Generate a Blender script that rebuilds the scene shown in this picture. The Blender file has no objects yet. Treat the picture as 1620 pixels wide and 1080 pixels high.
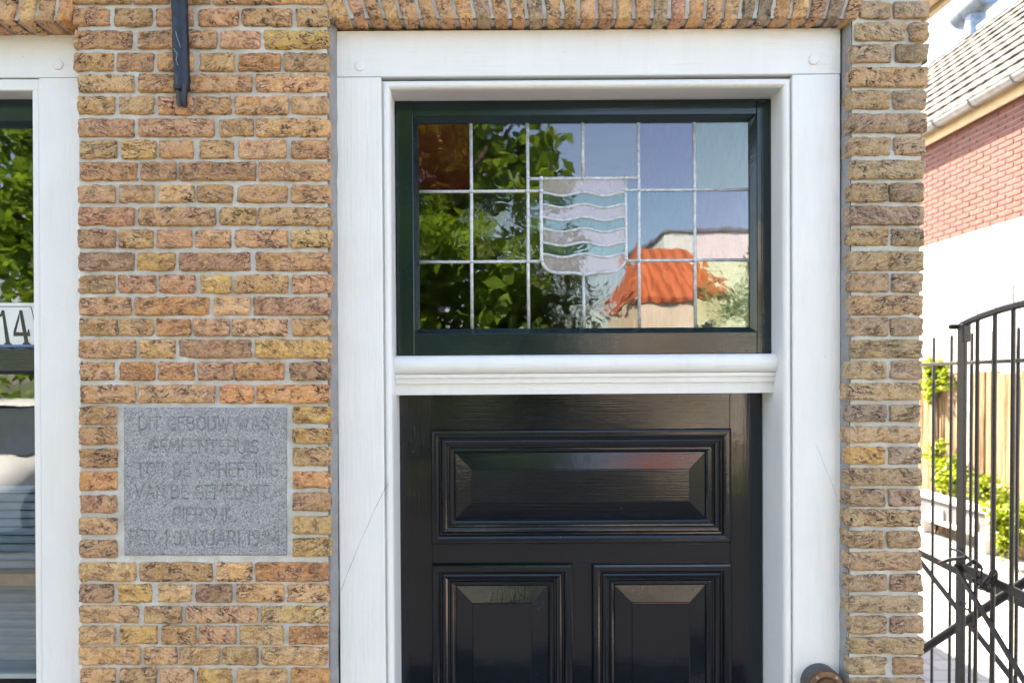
import bpy, bmesh, math, random
import numpy as np
from mathutils import Vector, Matrix

random.seed(7)
rng = np.random.default_rng(11)
R = math.radians
scene = bpy.context.scene
COL = scene.collection

# ------------------------------------------------------------------ camera
CAM = Vector((0.0, -1.6, 1.9))          # 1.6 m in front of the brick face
FPX = 1080.0                            # 24 mm lens on a 1620 px wide frame
PITCH = R(0.55)
PU, HORIZON = 775.0, 600.0
PV = HORIZON + FPX * math.tan(PITCH)
cam_d = bpy.data.cameras.new('camera')
cam_d.sensor_width = 36.0
cam_d.lens = 24.0
cam_d.shift_x = (810.0 - PU) / 1620.0
cam_d.shift_y = (PV - 540.0) / 1620.0
cam_d.clip_start = 0.05
cam_d.clip_end = 2000.0
cam_d.dof.use_dof = True
cam_d.dof.focus_distance = 1.64
cam_d.dof.aperture_fstop = 4.0
cam = bpy.data.objects.new('camera', cam_d)
cam.location = CAM
cam.rotation_euler = (R(90) - PITCH, 0, 0)
COL.objects.link(cam)
scene.camera = cam

# ------------------------------------------------------------------ sky, sun, exposure
SUN_AZ, SUN_EL = R(-34), R(47)          # behind the house, to the left
S_DIR = Vector((math.sin(SUN_AZ) * math.cos(SUN_EL), math.cos(SUN_AZ) * math.cos(SUN_EL), math.sin(SUN_EL)))
world = bpy.data.worlds.new('World')
scene.world = world
world.use_nodes = True
wn = world.node_tree
wn.nodes.clear()
sky = wn.nodes.new('ShaderNodeTexSky')
sky.sky_type = 'NISHITA'
sky.sun_disc = False
sky.sun_elevation = SUN_EL
sky.sun_rotation = SUN_AZ % (2 * math.pi)
sky.air_density = 1.0
sky.dust_density = 1.2
sky.ozone_density = 1.0
bg = wn.nodes.new('ShaderNodeBackground')
bg.inputs['Strength'].default_value = 0.115
wo = wn.nodes.new('ShaderNodeOutputWorld')
wn.links.new(sky.outputs[0], bg.inputs[0])
wn.links.new(bg.outputs[0], wo.inputs[0])
sun_d = bpy.data.lights.new('sun', 'SUN')
sun_d.energy = 5.0
sun_d.angle = R(0.53)
sun_d.color = (1.0, 0.95, 0.87)
sun = bpy.data.objects.new('sun', sun_d)
sun.rotation_mode = 'QUATERNION'
sun.rotation_quaternion = S_DIR.to_track_quat('Z', 'Y')
sun.location = S_DIR * 40
COL.objects.link(sun)
scene.view_settings.view_transform = 'Standard'
scene.view_settings.look = 'None'
scene.view_settings.gamma = 1.0
scene.view_settings.use_curve_mapping = False
scene.view_settings.exposure = 2.80
scene.view_settings.use_white_balance = True      # camera balanced for open shade
scene.view_settings.white_balance_temperature = 7600
scene.view_settings.white_balance_tint = 15
scene.cycles.use_denoising = True
scene.cycles.max_bounces = 8
scene.cycles.diffuse_bounces = 4
scene.cycles.glossy_bounces = 4
scene.cycles.transparent_max_bounces = 12
scene.cycles.caustics_reflective = False
scene.cycles.caustics_refractive = False

# ------------------------------------------------------------------ helpers
def W(u, v, Y=0.0):
    """point of the facade-parallel plane y = Y seen at pixel (u, v)"""
    ry = math.cos(PITCH) + (PV - v) / FPX * math.sin(PITCH)
    rz = -math.sin(PITCH) + (PV - v) / FPX * math.cos(PITCH)
    rx = (u - PU) / FPX
    t = (Y - CAM.y) / ry
    return CAM.x + rx * t, CAM.z + rz * t

def WX(u, Y=0.0, v=560): return W(u, v, Y)[0]
def WZ(v, Y=0.0): return W(800, v, Y)[1]

ORG = {}
def thing(name, label, cat, loc=(0, 0, 0), rot=None, group=None, kind=None):
    o = bpy.data.objects.new(name, None)
    COL.objects.link(o)
    o.empty_display_size = 0.1
    o.location = loc
    if rot: o.rotation_euler = rot
    o['label'] = label; o['category'] = cat
    if group: o['group'] = group
    if kind: o['kind'] = kind
    ORG[o.name] = Vector(loc)
    return o

def tag(o, label, cat=None, group=None, kind=None):
    o['label'] = label
    if cat: o['category'] = cat
    if group: o['group'] = group
    if kind: o['kind'] = kind
    return o

def link(name, me, mat, parent, center, smooth):
    if mat is not None: me.materials.append(mat)
    if smooth: me.polygons.foreach_set('use_smooth', np.ones(len(me.polygons), dtype=bool))
    o = bpy.data.objects.new(name, me)
    COL.objects.link(o)
    if parent is not None:
        o.parent = parent
        o.location = Vector(center) - ORG[parent.name]
    else:
        o.location = center
    ORG[o.name] = Vector(center)
    return o

def mesh_obj(name, verts, faces, mat, parent=None, smooth=False, center=None):
    v = np.asarray(verts, dtype=np.float64)
    c = Vector(((v.max(0) + v.min(0)) / 2).tolist()) if center is None else Vector(center)
    v = v - np.array(c)
    me = bpy.data.meshes.new(name)
    if isinstance(faces, np.ndarray):
        n, k = faces.shape
        me.vertices.add(len(v)); me.vertices.foreach_set('co', v.astype(np.float32).ravel())
        me.loops.add(n * k); me.loops.foreach_set('vertex_index', faces.astype(np.int32).ravel())
        me.polygons.add(n)
        me.polygons.foreach_set('loop_start', (np.arange(n) * k).astype(np.int32))
        me.update(calc_edges=True)
    else:
        me.from_pydata(v.tolist(), [], [list(f) for f in faces])
        me.update()
    return link(name, me, mat, parent, c, smooth)

def bm_obj(name, bm, mat, parent=None, smooth=False, center=None):
    bmesh.ops.recalc_face_normals(bm, faces=bm.faces[:])
    vs = np.array([v.co[:] for v in bm.verts])
    c = Vector(((vs.max(0) + vs.min(0)) / 2).tolist()) if center is None else Vector(center)
    bmesh.ops.translate(bm, verts=bm.verts[:], vec=-c)
    me = bpy.data.meshes.new(name)
    bm.to_mesh(me); bm.free()
    return link(name, me, mat, parent, c, smooth)

def bm_box(bm, x0, x1, y0, y1, z0, z1):
    co = [(x0, y0, z0), (x1, y0, z0), (x1, y1, z0), (x0, y1, z0), (x0, y0, z1), (x1, y0, z1), (x1, y1, z1), (x0, y1, z1)]
    vs = [bm.verts.new(c) for c in co]
    for f in ((0, 3, 2, 1), (4, 5, 6, 7), (0, 1, 5, 4), (1, 2, 6, 5), (2, 3, 7, 6), (3, 0, 4, 7)):
        bm.faces.new([vs[i] for i in f])
    return vs

def box(name, x0, x1, y0, y1, z0, z1, mat, parent=None, bevel=0.0, seg=2):
    bm = bmesh.new()
    bm_box(bm, min(x0, x1), max(x0, x1), min(y0, y1), max(y0, y1), min(z0, z1), max(z0, z1))
    if bevel > 0:
        bmesh.ops.bevel(bm, geom=bm.edges[:], offset=bevel, segments=seg, affect='EDGES', profile=0.5)
    return bm_obj(name, bm, mat, parent, smooth=False)

def bm_prism(bm, poly, y0, y1):
    """poly: (x, z) outline, extruded from y0 to y1"""
    a = [bm.verts.new((x, y0, z)) for x, z in poly]
    b = [bm.verts.new((x, y1, z)) for x, z in poly]
    n = len(poly)
    bm.faces.new(a); bm.faces.new(b[::-1])
    for i in range(n):
        bm.faces.new((a[i], a[(i + 1) % n], b[(i + 1) % n], b[i]))

def prism(name, poly, y0, y1, mat, parent=None, bevel=0.0):
    bm = bmesh.new(); bm_prism(bm, poly, y0, y1)
    if bevel > 0:
        bmesh.ops.bevel(bm, geom=[e for e in bm.edges], offset=bevel, segments=2, affect='EDGES', profile=0.5)
    return bm_obj(name, bm, mat, parent)

def extrude_x(name, prof, x0, x1, mat, parent=None, smooth=False):
    """prof: closed outline of (y, z), extruded along x"""
    n = len(prof)
    v = [(x0, y, z) for y, z in prof] + [(x1, y, z) for y, z in prof]
    f = [(i, (i + 1) % n, n + (i + 1) % n, n + i) for i in range(n)] + [tuple(range(n)), tuple(range(2 * n - 1, n - 1, -1))]
    bm = bmesh.new()
    vs = [bm.verts.new(c) for c in v]
    for q in f: bm.faces.new([vs[i] for i in q])
    o = bm_obj(name, bm, mat, parent)
    if smooth: shade_auto(o)
    return o

def shade_auto(o, ang=35):
    me = o.data
    me.polygons.foreach_set('use_smooth', np.ones(len(me.polygons), dtype=bool))
    me.set_sharp_from_angle(angle=R(ang))

def rect_loops(name, rect, loops, mat, parent=None, fill=False):
    """mitred moulding: rect = (x0, x1, z0, z1), loops = [(inset, y), ...]"""
    x0, x1, z0, z1 = rect
    v, f = [], []
    for d, y in loops:
        v += [(x0 + d, y, z0 + d), (x1 - d, y, z0 + d), (x1 - d, y, z1 - d), (x0 + d, y, z1 - d)]
    for k in range(len(loops) - 1):
        for i in range(4):
            j = (i + 1) % 4
            f.append((4 * k + i, 4 * k + j, 4 * k + 4 + j, 4 * k + 4 + i))
    if fill:
        n = 4 * (len(loops) - 1)
        f.append((n, n + 1, n + 2, n + 3))
    return mesh_obj(name, v, f, mat, parent)

def tube_bm(bm, pts, radii, n=8, cap=True, flat=None):
    pts = [Vector(p) for p in pts]
    if not hasattr(radii, '__len__'): radii = [radii] * len(pts)
    rings = []
    for i, p in enumerate(pts):
        t = (pts[min(i + 1, len(pts) - 1)] - pts[max(i - 1, 0)]).normalized()
        ref = Vector((0, 1, 0)) if abs(t.y) < 0.9 else Vector((1, 0, 0))
        a = t.cross(ref).normalized(); b = a.cross(t).normalized()
        rr = radii[i]
        rb = rr if flat is None else rr * flat
        rings.append([bm.verts.new(p + a * (math.cos(2 * math.pi * k / n) * rr) + b * (math.sin(2 * math.pi * k / n) * rb)) for k in range(n)])
    for r0, r1 in zip(rings, rings[1:]):
        for k in range(n):
            bm.faces.new((r0[k], r0[(k + 1) % n], r1[(k + 1) % n], r1[k]))
    if cap:
        bm.faces.new(rings[0][::-1]); bm.faces.new(rings[-1])

def tube(name, pts, radii, mat, parent=None, n=8, flat=None, smooth=True):
    bm = bmesh.new(); tube_bm(bm, pts, radii, n, True, flat)
    o = bm_obj(name, bm, mat, parent)
    if smooth: shade_auto(o, 50)
    return o

def bar(name, p0, p1, w, t, mat, parent=None, side=(0, 0, 1)):
    """flat bar from p0 to p1; w across the 'side' direction, t across the third"""
    p0, p1 = Vector(p0), Vector(p1)
    d = (p1 - p0).normalized()
    s = Vector(side); s = (s - d * s.dot(d)).normalized()
    q = d.cross(s)
    bm = bmesh.new()
    vs = []
    for p in (p0, p1):
        for a, b in ((-1, -1), (1, -1), (1, 1), (-1, 1)):
            vs.append(bm.verts.new(p + s * (a * w / 2) + q * (b * t / 2)))
    for f in ((0, 1, 2, 3), (4, 7, 6, 5), (0, 4, 5, 1), (1, 5, 6, 2), (2, 6, 7, 3), (3, 7, 4, 0)):
        bm.faces.new([vs[i] for i in f])
    bmesh.ops.bevel(bm, geom=bm.edges[:], offset=min(w, t) * 0.12, segments=1, affect='EDGES')
    return bm_obj(name, bm, mat, parent)

def lathe(name, prof, center, axis, mat, parent=None, n=32):
    """prof: (radius, height along axis) from the base outwards"""
    ax = Vector(axis).normalized()
    ref = Vector((0, 0, 1)) if abs(ax.z) < 0.9 else Vector((1, 0, 0))
    a = ax.cross(ref).normalized(); b = ax.cross(a)
    c = Vector(center)
    v, f = [], []
    for r, h in prof:
        for k in range(n):
            th = 2 * math.pi * k / n
            v.append(tuple(c + ax * h + a * (r * math.cos(th)) + b * (r * math.sin(th))))
    for i in range(len(prof) - 1):
        for k in range(n):
            f.append((i * n + k, i * n + (k + 1) % n, (i + 1) * n + (k + 1) % n, (i + 1) * n + k))
    f.append(tuple(range(n))); f.append(tuple(range(len(v) - 1, len(v) - n - 1, -1)))
    bm = bmesh.new()
    vs = [bm.verts.new(q) for q in v]
    for q in f: bm.faces.new([vs[i] for i in q])
    o = bm_obj(name, bm, mat, parent)
    shade_auto(o, 40)
    return o

# numpy value noise -------------------------------------------------
_TAB = rng.random(4096)
def _h(ix, iy, iz):
    return _TAB[(ix * 73 + iy * 1471 + iz * 9277 + ((ix * iy) & 255) * 31 + ((iz ^ ix) & 63) * 57) & 4095]
def vnoise(x, y, z):
    ix, iy, iz = np.floor(x).astype(int), np.floor(y).astype(int), np.floor(z).astype(int)
    fx, fy, fz = x - ix, y - iy, z - iz
    fx, fy, fz = (t * t * t * (t * (t * 6 - 15) + 10) for t in (fx, fy, fz))
    r = 0
    for dx in (0, 1):
        for dy in (0, 1):
            for dz in (0, 1):
                r = r + _h(ix + dx, iy + dy, iz + dz) * (fx if dx else 1 - fx) * (fy if dy else 1 - fy) * (fz if dz else 1 - fz)
    return r * 2 - 1
def fbm(x, y, z, o=4):
    r, a, s = 0, 1.0, 0.0
    for k in range(o):
        r = r + a * vnoise(x * 2 ** k + 17 * k, y * 2 ** k - 9 * k, z * 2 ** k + 3 * k); s += a; a *= 0.5
    return r / s

# ------------------------------------------------------------------ materials
def newmat(name):
    m = bpy.data.materials.new(name)
    m.use_nodes = True
    nt = m.node_tree
    b = nt.nodes['Principled BSDF']
    return m, nt, b
def nd(nt, typ, props=None, **ins):
    n = nt.nodes.new('ShaderNode' + typ)
    if props:
        for k, v in props.items(): setattr(n, k, v)
    for k, v in ins.items():
        key = int(k[1:]) if k[0] == 'i' and k[1:].isdigit() else k.replace('_', ' ')
        if isinstance(v, bpy.types.NodeSocket): nt.links.new(v, n.inputs[key])
        else: n.inputs[key].default_value = v
    return n
def ramp(nt, fac, stops):
    n = nt.nodes.new('ShaderNodeValToRGB')
    el = n.color_ramp.elements
    while len(el) < len(stops): el.new(0.5)
    for e, (p, c) in zip(el, stops):
        e.position = p
        e.color = (c, c, c, 1) if not hasattr(c, '__len__') else (*c, 1)
    nt.links.new(fac, n.inputs[0])
    return n.outputs[0]
def mixc(nt, fac, a, b, mode='MIX'):
    n = nt.nodes.new('ShaderNodeMix'); n.data_type = 'RGBA'; n.blend_type = mode
    for sock, v in ((n.inputs[0], fac), (n.inputs[6], a), (n.inputs[7], b)):
        if isinstance(v, bpy.types.NodeSocket): nt.links.new(v, sock)
        elif hasattr(v, '__len__'): sock.default_value = (*v, 1) if len(v) == 3 else v
        else: sock.default_value = v if sock.type == 'VALUE' else (v, v, v, 1)
    return n.outputs[2]
def mth(nt, op, a, b=None, clamp=False):
    n = nt.nodes.new('ShaderNodeMath'); n.operation = op; n.use_clamp = clamp
    for i, v in enumerate((a, b)):
        if v is None: continue
        if isinstance(v, bpy.types.NodeSocket): nt.links.new(v, n.inputs[i])
        else: n.inputs[i].default_value = v
    return n.outputs[0]
def ocoord(nt, scale=(1, 1, 1), rand=True):
    """object coordinates with a random offset for each object"""
    tc = nt.nodes.new('ShaderNodeTexCoord')
    out = tc.outputs['Object']
    if rand:
        oi = nt.nodes.new('ShaderNodeObjectInfo')
        off = nd(nt, 'VectorMath', {'operation': 'SCALE'}, i0=(13.1, 7.7, 29.3), Scale=oi.outputs['Random'])
        out = nd(nt, 'VectorMath', {'operation': 'ADD'}, i0=out, i1=off.outputs[0]).outputs[0]
    if tuple(scale) != (1, 1, 1):
        out = nd(nt, 'VectorMath', {'operation': 'MULTIPLY'}, i0=out, i1=scale).outputs[0]
    return out
def noise(nt, vec, scale, detail=4.0, rough=0.55, dist=0.0):
    return nd(nt, 'TexNoise', Vector=vec, Scale=scale, Detail=detail, Roughness=rough, Distortion=dist).outputs[0]
def bump(nt, b, height, strength, dist, normal=None):
    n = nd(nt, 'Bump', Height=height, Strength=strength, Distance=dist)
    if normal is not None: nt.links.new(normal, n.inputs['Normal'])
    nt.links.new(n.outputs[0], b.inputs['Normal'])
    return n.outputs[0]
def simple(name, col, rough=0.6, metal=0.0, nscale=0, namt=0.15, bscale=0, bdist=0.001):
    m, nt, b = newmat(name)
    b.inputs['Roughness'].default_value = rough
    b.inputs['Metallic'].default_value = metal
    b.inputs['Base Color'].default_value = (*col, 1)
    vec = ocoord(nt)
    if nscale:
        f = noise(nt, vec, nscale, 5)
        lo = tuple(c * (1 - namt) for c in col); hi = tuple(min(1, c * (1 + namt)) for c in col)
        nt.links.new(ramp(nt, f, [(0.3, lo), (0.7, hi)]), b.inputs['Base Color'])
    if bscale:
        bump(nt, b, noise(nt, vec, bscale, 4), 0.6, bdist)
    return m

def make_brick():
    m, nt, b = newmat('brick_clay')
    oi = nt.nodes.new('ShaderNodeObjectInfo')
    vec = ocoord(nt)
    ang = mth(nt, 'MULTIPLY_ADD', oi.outputs['Random'], 1.3); ang.node.inputs[2].default_value = -0.65
    rot = nd(nt, 'VectorRotate', {'rotation_type': 'Y_AXIS'}, Vector=vec, Angle=ang).outputs[0]
    st = nd(nt, 'VectorMath', {'operation': 'MULTIPLY'}, i0=rot, i1=(1.0, 1.0, 3.4)).outputs[0]
    tint = oi.outputs['Color']
    patch = noise(nt, st, 22, 5, 0.6, 0.8)
    patch2 = noise(nt, vec, 34, 4, 0.6, 0.4)
    hs = nd(nt, 'HueSaturation', Hue=0.486, Saturation=0.88, Value=1.0, Color=tint).outputs[0]     # pinker clay
    hs2 = nd(nt, 'HueSaturation', Hue=0.5, Saturation=0.86, Value=1.14, Color=tint).outputs[0]   # sandy
    hs3 = nd(nt, 'HueSaturation', Hue=0.5, Saturation=0.75, Value=0.42, Color=tint).outputs[0]     # burnt
    c = mixc(nt, ramp(nt, patch2, [(0.38, 0.0), (0.60, 1.0)]), tint, hs)
    c = mixc(nt, ramp(nt, patch, [(0.42, 0.0), (0.66, 0.9)]), c, hs2)
    burn = noise(nt, st, 17, 6, 0.65, 1.2)
    c = mixc(nt, ramp(nt, burn, [(0.58, 0.0), (0.74, 0.55)]), c, hs3)
    # folds of the hand-moulded clay: thin wandering lines
    f1 = noise(nt, st, 24, 3, 0.5, 0.6)
    l1 = mth(nt, 'ABSOLUTE', mth(nt, 'SUBTRACT', f1, 0.5))
    line1 = ramp(nt, l1, [(0.006, 1.0), (0.022, 0.0)])
    f2 = noise(nt, st, 44, 3, 0.5, 0.5)
    l2 = mth(nt, 'ABSOLUTE', mth(nt, 'SUBTRACT', f2, 0.46))
    line2 = ramp(nt, l2, [(0.006, 0.95), (0.024, 0.0)])
    gate = ramp(nt, noise(nt, vec, 34, 2), [(0.46, 0.0), (0.58, 1.0)])
    rv = mth(nt, 'FRACT', mth(nt, 'MULTIPLY', oi.outputs['Random'], 17.3))
    amt = mth(nt, 'MULTIPLY_ADD', rv, 0.6); amt.node.inputs[2].default_value = 0.5
    lines = mth(nt, 'MULTIPLY', mth(nt, 'MULTIPLY', mth(nt, 'MAXIMUM', line1, line2), gate), amt)
    c = mixc(nt, mth(nt, 'MULTIPLY', lines, 0.95), c, (0.050, 0.028, 0.016))
    grain = noise(nt, vec, 210, 4, 0.75)
    c = mixc(nt, ramp(nt, grain, [(0.3, 0.65), (0.47, 0.0)]), c, (0.14, 0.08, 0.045))
    c = mixc(nt, ramp(nt, grain, [(0.54, 0.0), (0.70, 0.65)]), c, (0.80, 0.64, 0.46))
    pv = nd(nt, 'TexVoronoi', {'feature': 'F1'}, Vector=st, Scale=105.0, Randomness=1.0)
    pit = mth(nt, 'MULTIPLY', ramp(nt, pv.outputs['Distance'], [(0.14, 1.0), (0.26, 0.0)]), ramp(nt, noise(nt, vec, 40, 2), [(0.45, 0.0), (0.55, 1.0)]))
    c = mixc(nt, mth(nt, 'MULTIPLY', pit, 0.45), c, (0.10, 0.058, 0.034))
    rs = mth(nt, 'FRACT', mth(nt, 'MULTIPLY', oi.outputs['Random'], 43.7))
    soot = mth(nt, 'MULTIPLY', ramp(nt, noise(nt, vec, 11, 6, 0.7, 0.5), [(0.44, 0.0), (0.62, 0.7)]), ramp(nt, rs, [(0.35, 0.0), (0.95, 1.0)]))
    c = mixc(nt, soot, c, mixc(nt, 0.40, c, (0.13, 0.085, 0.06)))
    nt.links.new(c, b.inputs['Base Color'])
    b.inputs['Roughness'].default_value = 0.88
    b.inputs['Specular IOR Level'].default_value = 0.25
    h = mth(nt, 'SUBTRACT', mth(nt, 'MULTIPLY_ADD', noise(nt, st, 90, 6, 0.65, 0.8), 1.0), mth(nt, 'MULTIPLY', lines, 0.9))
    h = mth(nt, 'SUBTRACT', mth(nt, 'ADD', h, mth(nt, 'MULTIPLY', grain, 0.45)), mth(nt, 'MULTIPLY', pit, 0.5))
    bump(nt, b, h, 1.0, 0.0075)
    return m
M_BRICK = make_brick()

def make_mortar(name, col):
    m, nt, b = newmat(name)
    vec = ocoord(nt, rand=False)
    big = noise(nt, vec, 9, 4)
    fine = noise(nt, vec, 240, 5, 0.75)
    c = ramp(nt, big, [(0.3, tuple(x * 0.80 for x in col)), (0.7, tuple(x * 1.12 for x in col))])
    c = mixc(nt, ramp(nt, noise(nt, vec, 21, 5, 0.65), [(0.46, 0.0), (0.66, 0.6)]), c, (col[0] * 0.74, col[1] * 0.66, col[2] * 0.56))
    c = mixc(nt, ramp(nt, fine, [(0.28, 0.45), (0.5, 0.0)]), c, tuple(x * 0.5 for x in col))
    c = mixc(nt, ramp(nt, fine, [(0.6, 0.0), (0.8, 0.5)]), c, tuple(min(0.7, x * 1.5) for x in col))
    nt.links.new(c, b.inputs['Base Color'])
    b.inputs['Roughness'].default_value = 0.92
    b.inputs['Specular IOR Level'].default_value = 0.2
    bump(nt, b, mth(nt, 'ADD', fine, noise(nt, vec, 110, 4)), 0.7, 0.0014)
    return m
M_MORTAR = make_mortar('mortar', (0.60, 0.595, 0.565))
M_CEMENT = make_mortar('cement_fillet', (0.30, 0.30, 0.31))

def make_white(name, axis, col=(0.79, 0.79, 0.785), rough=0.38):
    """old white gloss paint over wood; axis is the grain direction"""
    m, nt, b = newmat(name)
    sc = {'x': (1.5, 30, 30), 'z': (30, 30, 1.5)}[axis]
    vec = ocoord(nt)
    gv = nd(nt, 'VectorMath', {'operation': 'MULTIPLY'}, i0=vec, i1=sc).outputs[0]
    grain = noise(nt, gv, 6, 5, 0.6)
    dirt = noise(nt, vec, 5, 5, 0.6, 0.3)
    c = ramp(nt, dirt, [(0.3, tuple(x * 0.94 for x in col)), (0.65, col)])
    warm = noise(nt, vec, 2.2, 3)
    c = mixc(nt, ramp(nt, warm, [(0.45, 0.0), (0.75, 0.35)]), c, (0.76, 0.73, 0.66))
    st_ = noise(nt, nd(nt, 'VectorMath', {'operation': 'MULTIPLY'}, i0=vec, i1=(14, 14, 1.6)).outputs[0], 2.5, 6, 0.65)
    c = mixc(nt, ramp(nt, st_, [(0.52, 0.0), (0.72, 0.22)]), c, (0.64, 0.59, 0.50))
    vo = nd(nt, 'TexVoronoi', {'feature': 'F1'}, Vector=vec, Scale=26.0, Randomness=1.0)
    sp = mth(nt, 'ADD', vo.outputs['Distance'], mth(nt, 'MULTIPLY', noise(nt, vec, 300, 2), 0.06))
    chip = mth(nt, 'MULTIPLY', ramp(nt, sp, [(0.045, 1.0), (0.06, 0.0)]), ramp(nt, noise(nt, vec, 12, 2), [(0.46, 0.0), (0.56, 1.0)]))
    c = mixc(nt, mth(nt, 'MULTIPLY', chip, 0.75), c, (0.22, 0.19, 0.15))
    nt.links.new(c, b.inputs['Base Color'])
    nt.links.new(ramp(nt, dirt, [(0.3, rough + 0.1), (0.7, rough)]), b.inputs['Roughness'])
    h = mth(nt, 'SUBTRACT', mth(nt, 'ADD', grain, mth(nt, 'MULTIPLY', noise(nt, vec, 60, 3), 0.5)), mth(nt, 'MULTIPLY', chip, 0.8))
    bump(nt, b, h, 0.75, 0.0016)
    return m
M_WHITE_Z = make_white('white_paint_upright', 'z')
M_WHITE_X = make_white('white_paint_level', 'x')

def make_dark(name, axis, col, rough=0.06, wear=0.0):
    m, nt, b = newmat(name)
    sc = {'x': (1.2, 40, 40), 'z': (40, 40, 1.2)}[axis]
    vec = ocoord(nt)
    gv = nd(nt, 'VectorMath', {'operation': 'MULTIPLY'}, i0=vec, i1=sc).outputs[0]
    grain = noise(nt, gv, 5, 6, 0.62)
    big = noise(nt, vec, 7, 4)
    c = ramp(nt, big, [(0.3, tuple(x * 0.8 for x in col)), (0.7, tuple(x * 1.25 for x in col))])
    vo = nd(nt, 'TexVoronoi', {'feature': 'F1'}, Vector=vec, Scale=45.0, Randomness=1.0)
    sp = mth(nt, 'MULTIPLY', ramp(nt, vo.outputs['Distance'], [(0.03, 1.0), (0.05, 0.0)]), ramp(nt, noise(nt, vec, 15, 2), [(0.52, 0.0), (0.6, 1.0)]))
    c = mixc(nt, mth(nt, 'MULTIPLY', sp, 0.5), c, (0.35, 0.36, 0.36))
    nt.links.new(c, b.inputs['Base Color'])
    nt.links.new(ramp(nt, noise(nt, vec, 18, 4), [(0.3, rough * 0.8), (0.75, rough * 1.7)]), b.inputs['Roughness'])
    h = mth(nt, 'ADD', grain, mth(nt, 'MULTIPLY', noise(nt, vec, 28, 3), 0.9))
    b.inputs['Specular IOR Level'].default_value = 0.5
    n = bump(nt, b, h, 0.20, 0.0013)
    return m
M_DOOR_Z = make_dark('black_gloss_upright', 'z', (0.0045, 0.0070, 0.0105))
M_DOOR_X = make_dark('black_gloss_level', 'x', (0.0045, 0.0070, 0.0105))
M_GREEN_Z = make_dark('green_gloss_upright', 'z', (0.0042, 0.0155, 0.0175), 0.10)
M_GREEN_X = make_dark('green_gloss_level', 'x', (0.0042, 0.0155, 0.0175), 0.10)

def make_glass(name, tint, wave=0.25, milky=0.0, milk=(0.5, 0.5, 0.5), wscale=22):
    """window glass: clear sheet with fresnel reflection and a slightly wavy surface"""
    m, nt, b = newmat(name)
    nt.nodes.remove(b)
    out = nt.nodes['Material Output']
    vec = ocoord(nt)
    hgt = mth(nt, 'ADD', noise(nt, vec, wscale, 2, 0.4, 0.6), mth(nt, 'MULTIPLY', noise(nt, vec, wscale * 4, 2, 0.4), 0.12))
    bp = nd(nt, 'Bump', Height=hgt, Strength=wave, Distance=0.004).outputs[0]
    geo = nt.nodes.new('ShaderNodeNewGeometry')
    ior = mth(nt, 'MULTIPLY_ADD', geo.outputs['Backfacing'], 1 / 1.75 - 1.75); ior.node.inputs[2].default_value = 1.75
    fr = nd(nt, 'Fresnel', IOR=ior, Normal=bp).outputs[0]
    gl = nd(nt, 'BsdfGlossy', Color=(*tint, 1), Roughness=0.0, Normal=bp).outputs[0]
    tr = nd(nt, 'BsdfTransparent', Color=(*[t * 0.97 for t in tint], 1)).outputs[0]
    base = tr
    if milky:
        df = nd(nt, 'BsdfDiffuse', Color=(*milk, 1)).outputs[0]
        mf = mth(nt, 'MULTIPLY', ramp(nt, noise(nt, vec, 14, 4), [(0.2, 0.75), (0.8, 1.1)]), milky)
        base = nd(nt, 'MixShader', i0=mf, i1=tr, i2=df).outputs[0]
    mx = nd(nt, 'MixShader', i0=fr, i1=base, i2=gl).outputs[0]
    nt.links.new(mx, out.inputs[0])
    return m
G_CLEAR = make_glass('glass_clear', (0.97, 0.98, 1.0), 0.06, wscale=12)
G_WINDOW = make_glass('glass_window', (0.97, 0.99, 0.98), 0.05, wscale=8)
G_PINK = make_glass('glass_pink', (1.0, 0.60, 0.64), 0.10, 0.10, (0.15, 0.03, 0.025))
G_WAVY = make_glass('glass_wavy', (0.98, 0.98, 0.95), 0.085, wscale=26)
G_VIOLET = make_glass('glass_violet', (0.94, 0.93, 1.0), 0.04, wscale=10)
G_BLUE = make_glass('glass_blue', (0.90, 0.96, 1.0), 0.04, wscale=10)
G_SEA = make_glass('glass_green', (0.95, 1.0, 0.96), 0.05, 0.05, (0.5, 0.6, 0.55), wscale=10)
G_GREENWAVE = make_glass('glass_green_wavy', (0.92, 1.0, 0.88), 0.085, wscale=24)
G_SHIELD_PINK = make_glass('glass_shield_pink', (1.0, 0.92, 0.93), 0.12, 0.40, (0.56, 0.51, 0.51))
G_SHIELD_GREEN = make_glass('glass_shield_green', (0.88, 1.0, 0.97), 0.10, 0.12, (0.22, 0.26, 0.26))
M_LEAD = simple('lead', (0.50, 0.52, 0.54), 0.42, 0.25, 90, 0.25, 260, 0.0006)

def make_granite():
    m, nt, b = newmat('granite')
    vec = ocoord(nt, rand=False)
    big = noise(nt, vec, 8, 4, 0.6)
    mid = noise(nt, vec, 210, 3, 0.6)
    vo = nd(nt, 'TexVoronoi', {'feature': 'F1'}, Vector=vec, Scale=400.0)
    c = ramp(nt, big, [(0.3, (0.245, 0.245, 0.262)), (0.7, (0.31, 0.307, 0.315))])
    c = mixc(nt, ramp(nt, mid, [(0.52, 0.0), (0.66, 0.55)]), c, (0.42, 0.42, 0.44))
    sepc = nd(nt, 'SeparateColor', i0=vo.outputs['Color']).outputs[0]
    c = mixc(nt, ramp(nt, sepc, [(0.80, 0.0), (0.84, 0.7)]), c, (0.10, 0.10, 0.11))
    c = mixc(nt, ramp(nt, sepc, [(0.16, 0.6), (0.2, 0.0)]), c, (0.50, 0.49, 0.50))
    nt.links.new(c, b.inputs['Base Color'])
    b.inputs['Roughness'].default_value = 0.7
    bump(nt, b, mth(nt, 'ADD', mid, sepc), 0.25, 0.0005)
    return m
M_GRANITE = make_granite()
M_IRON = simple('black_iron', (0.007, 0.014, 0.032), 0.45, 0.0, 60, 0.5, 160, 0.0015)
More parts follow.
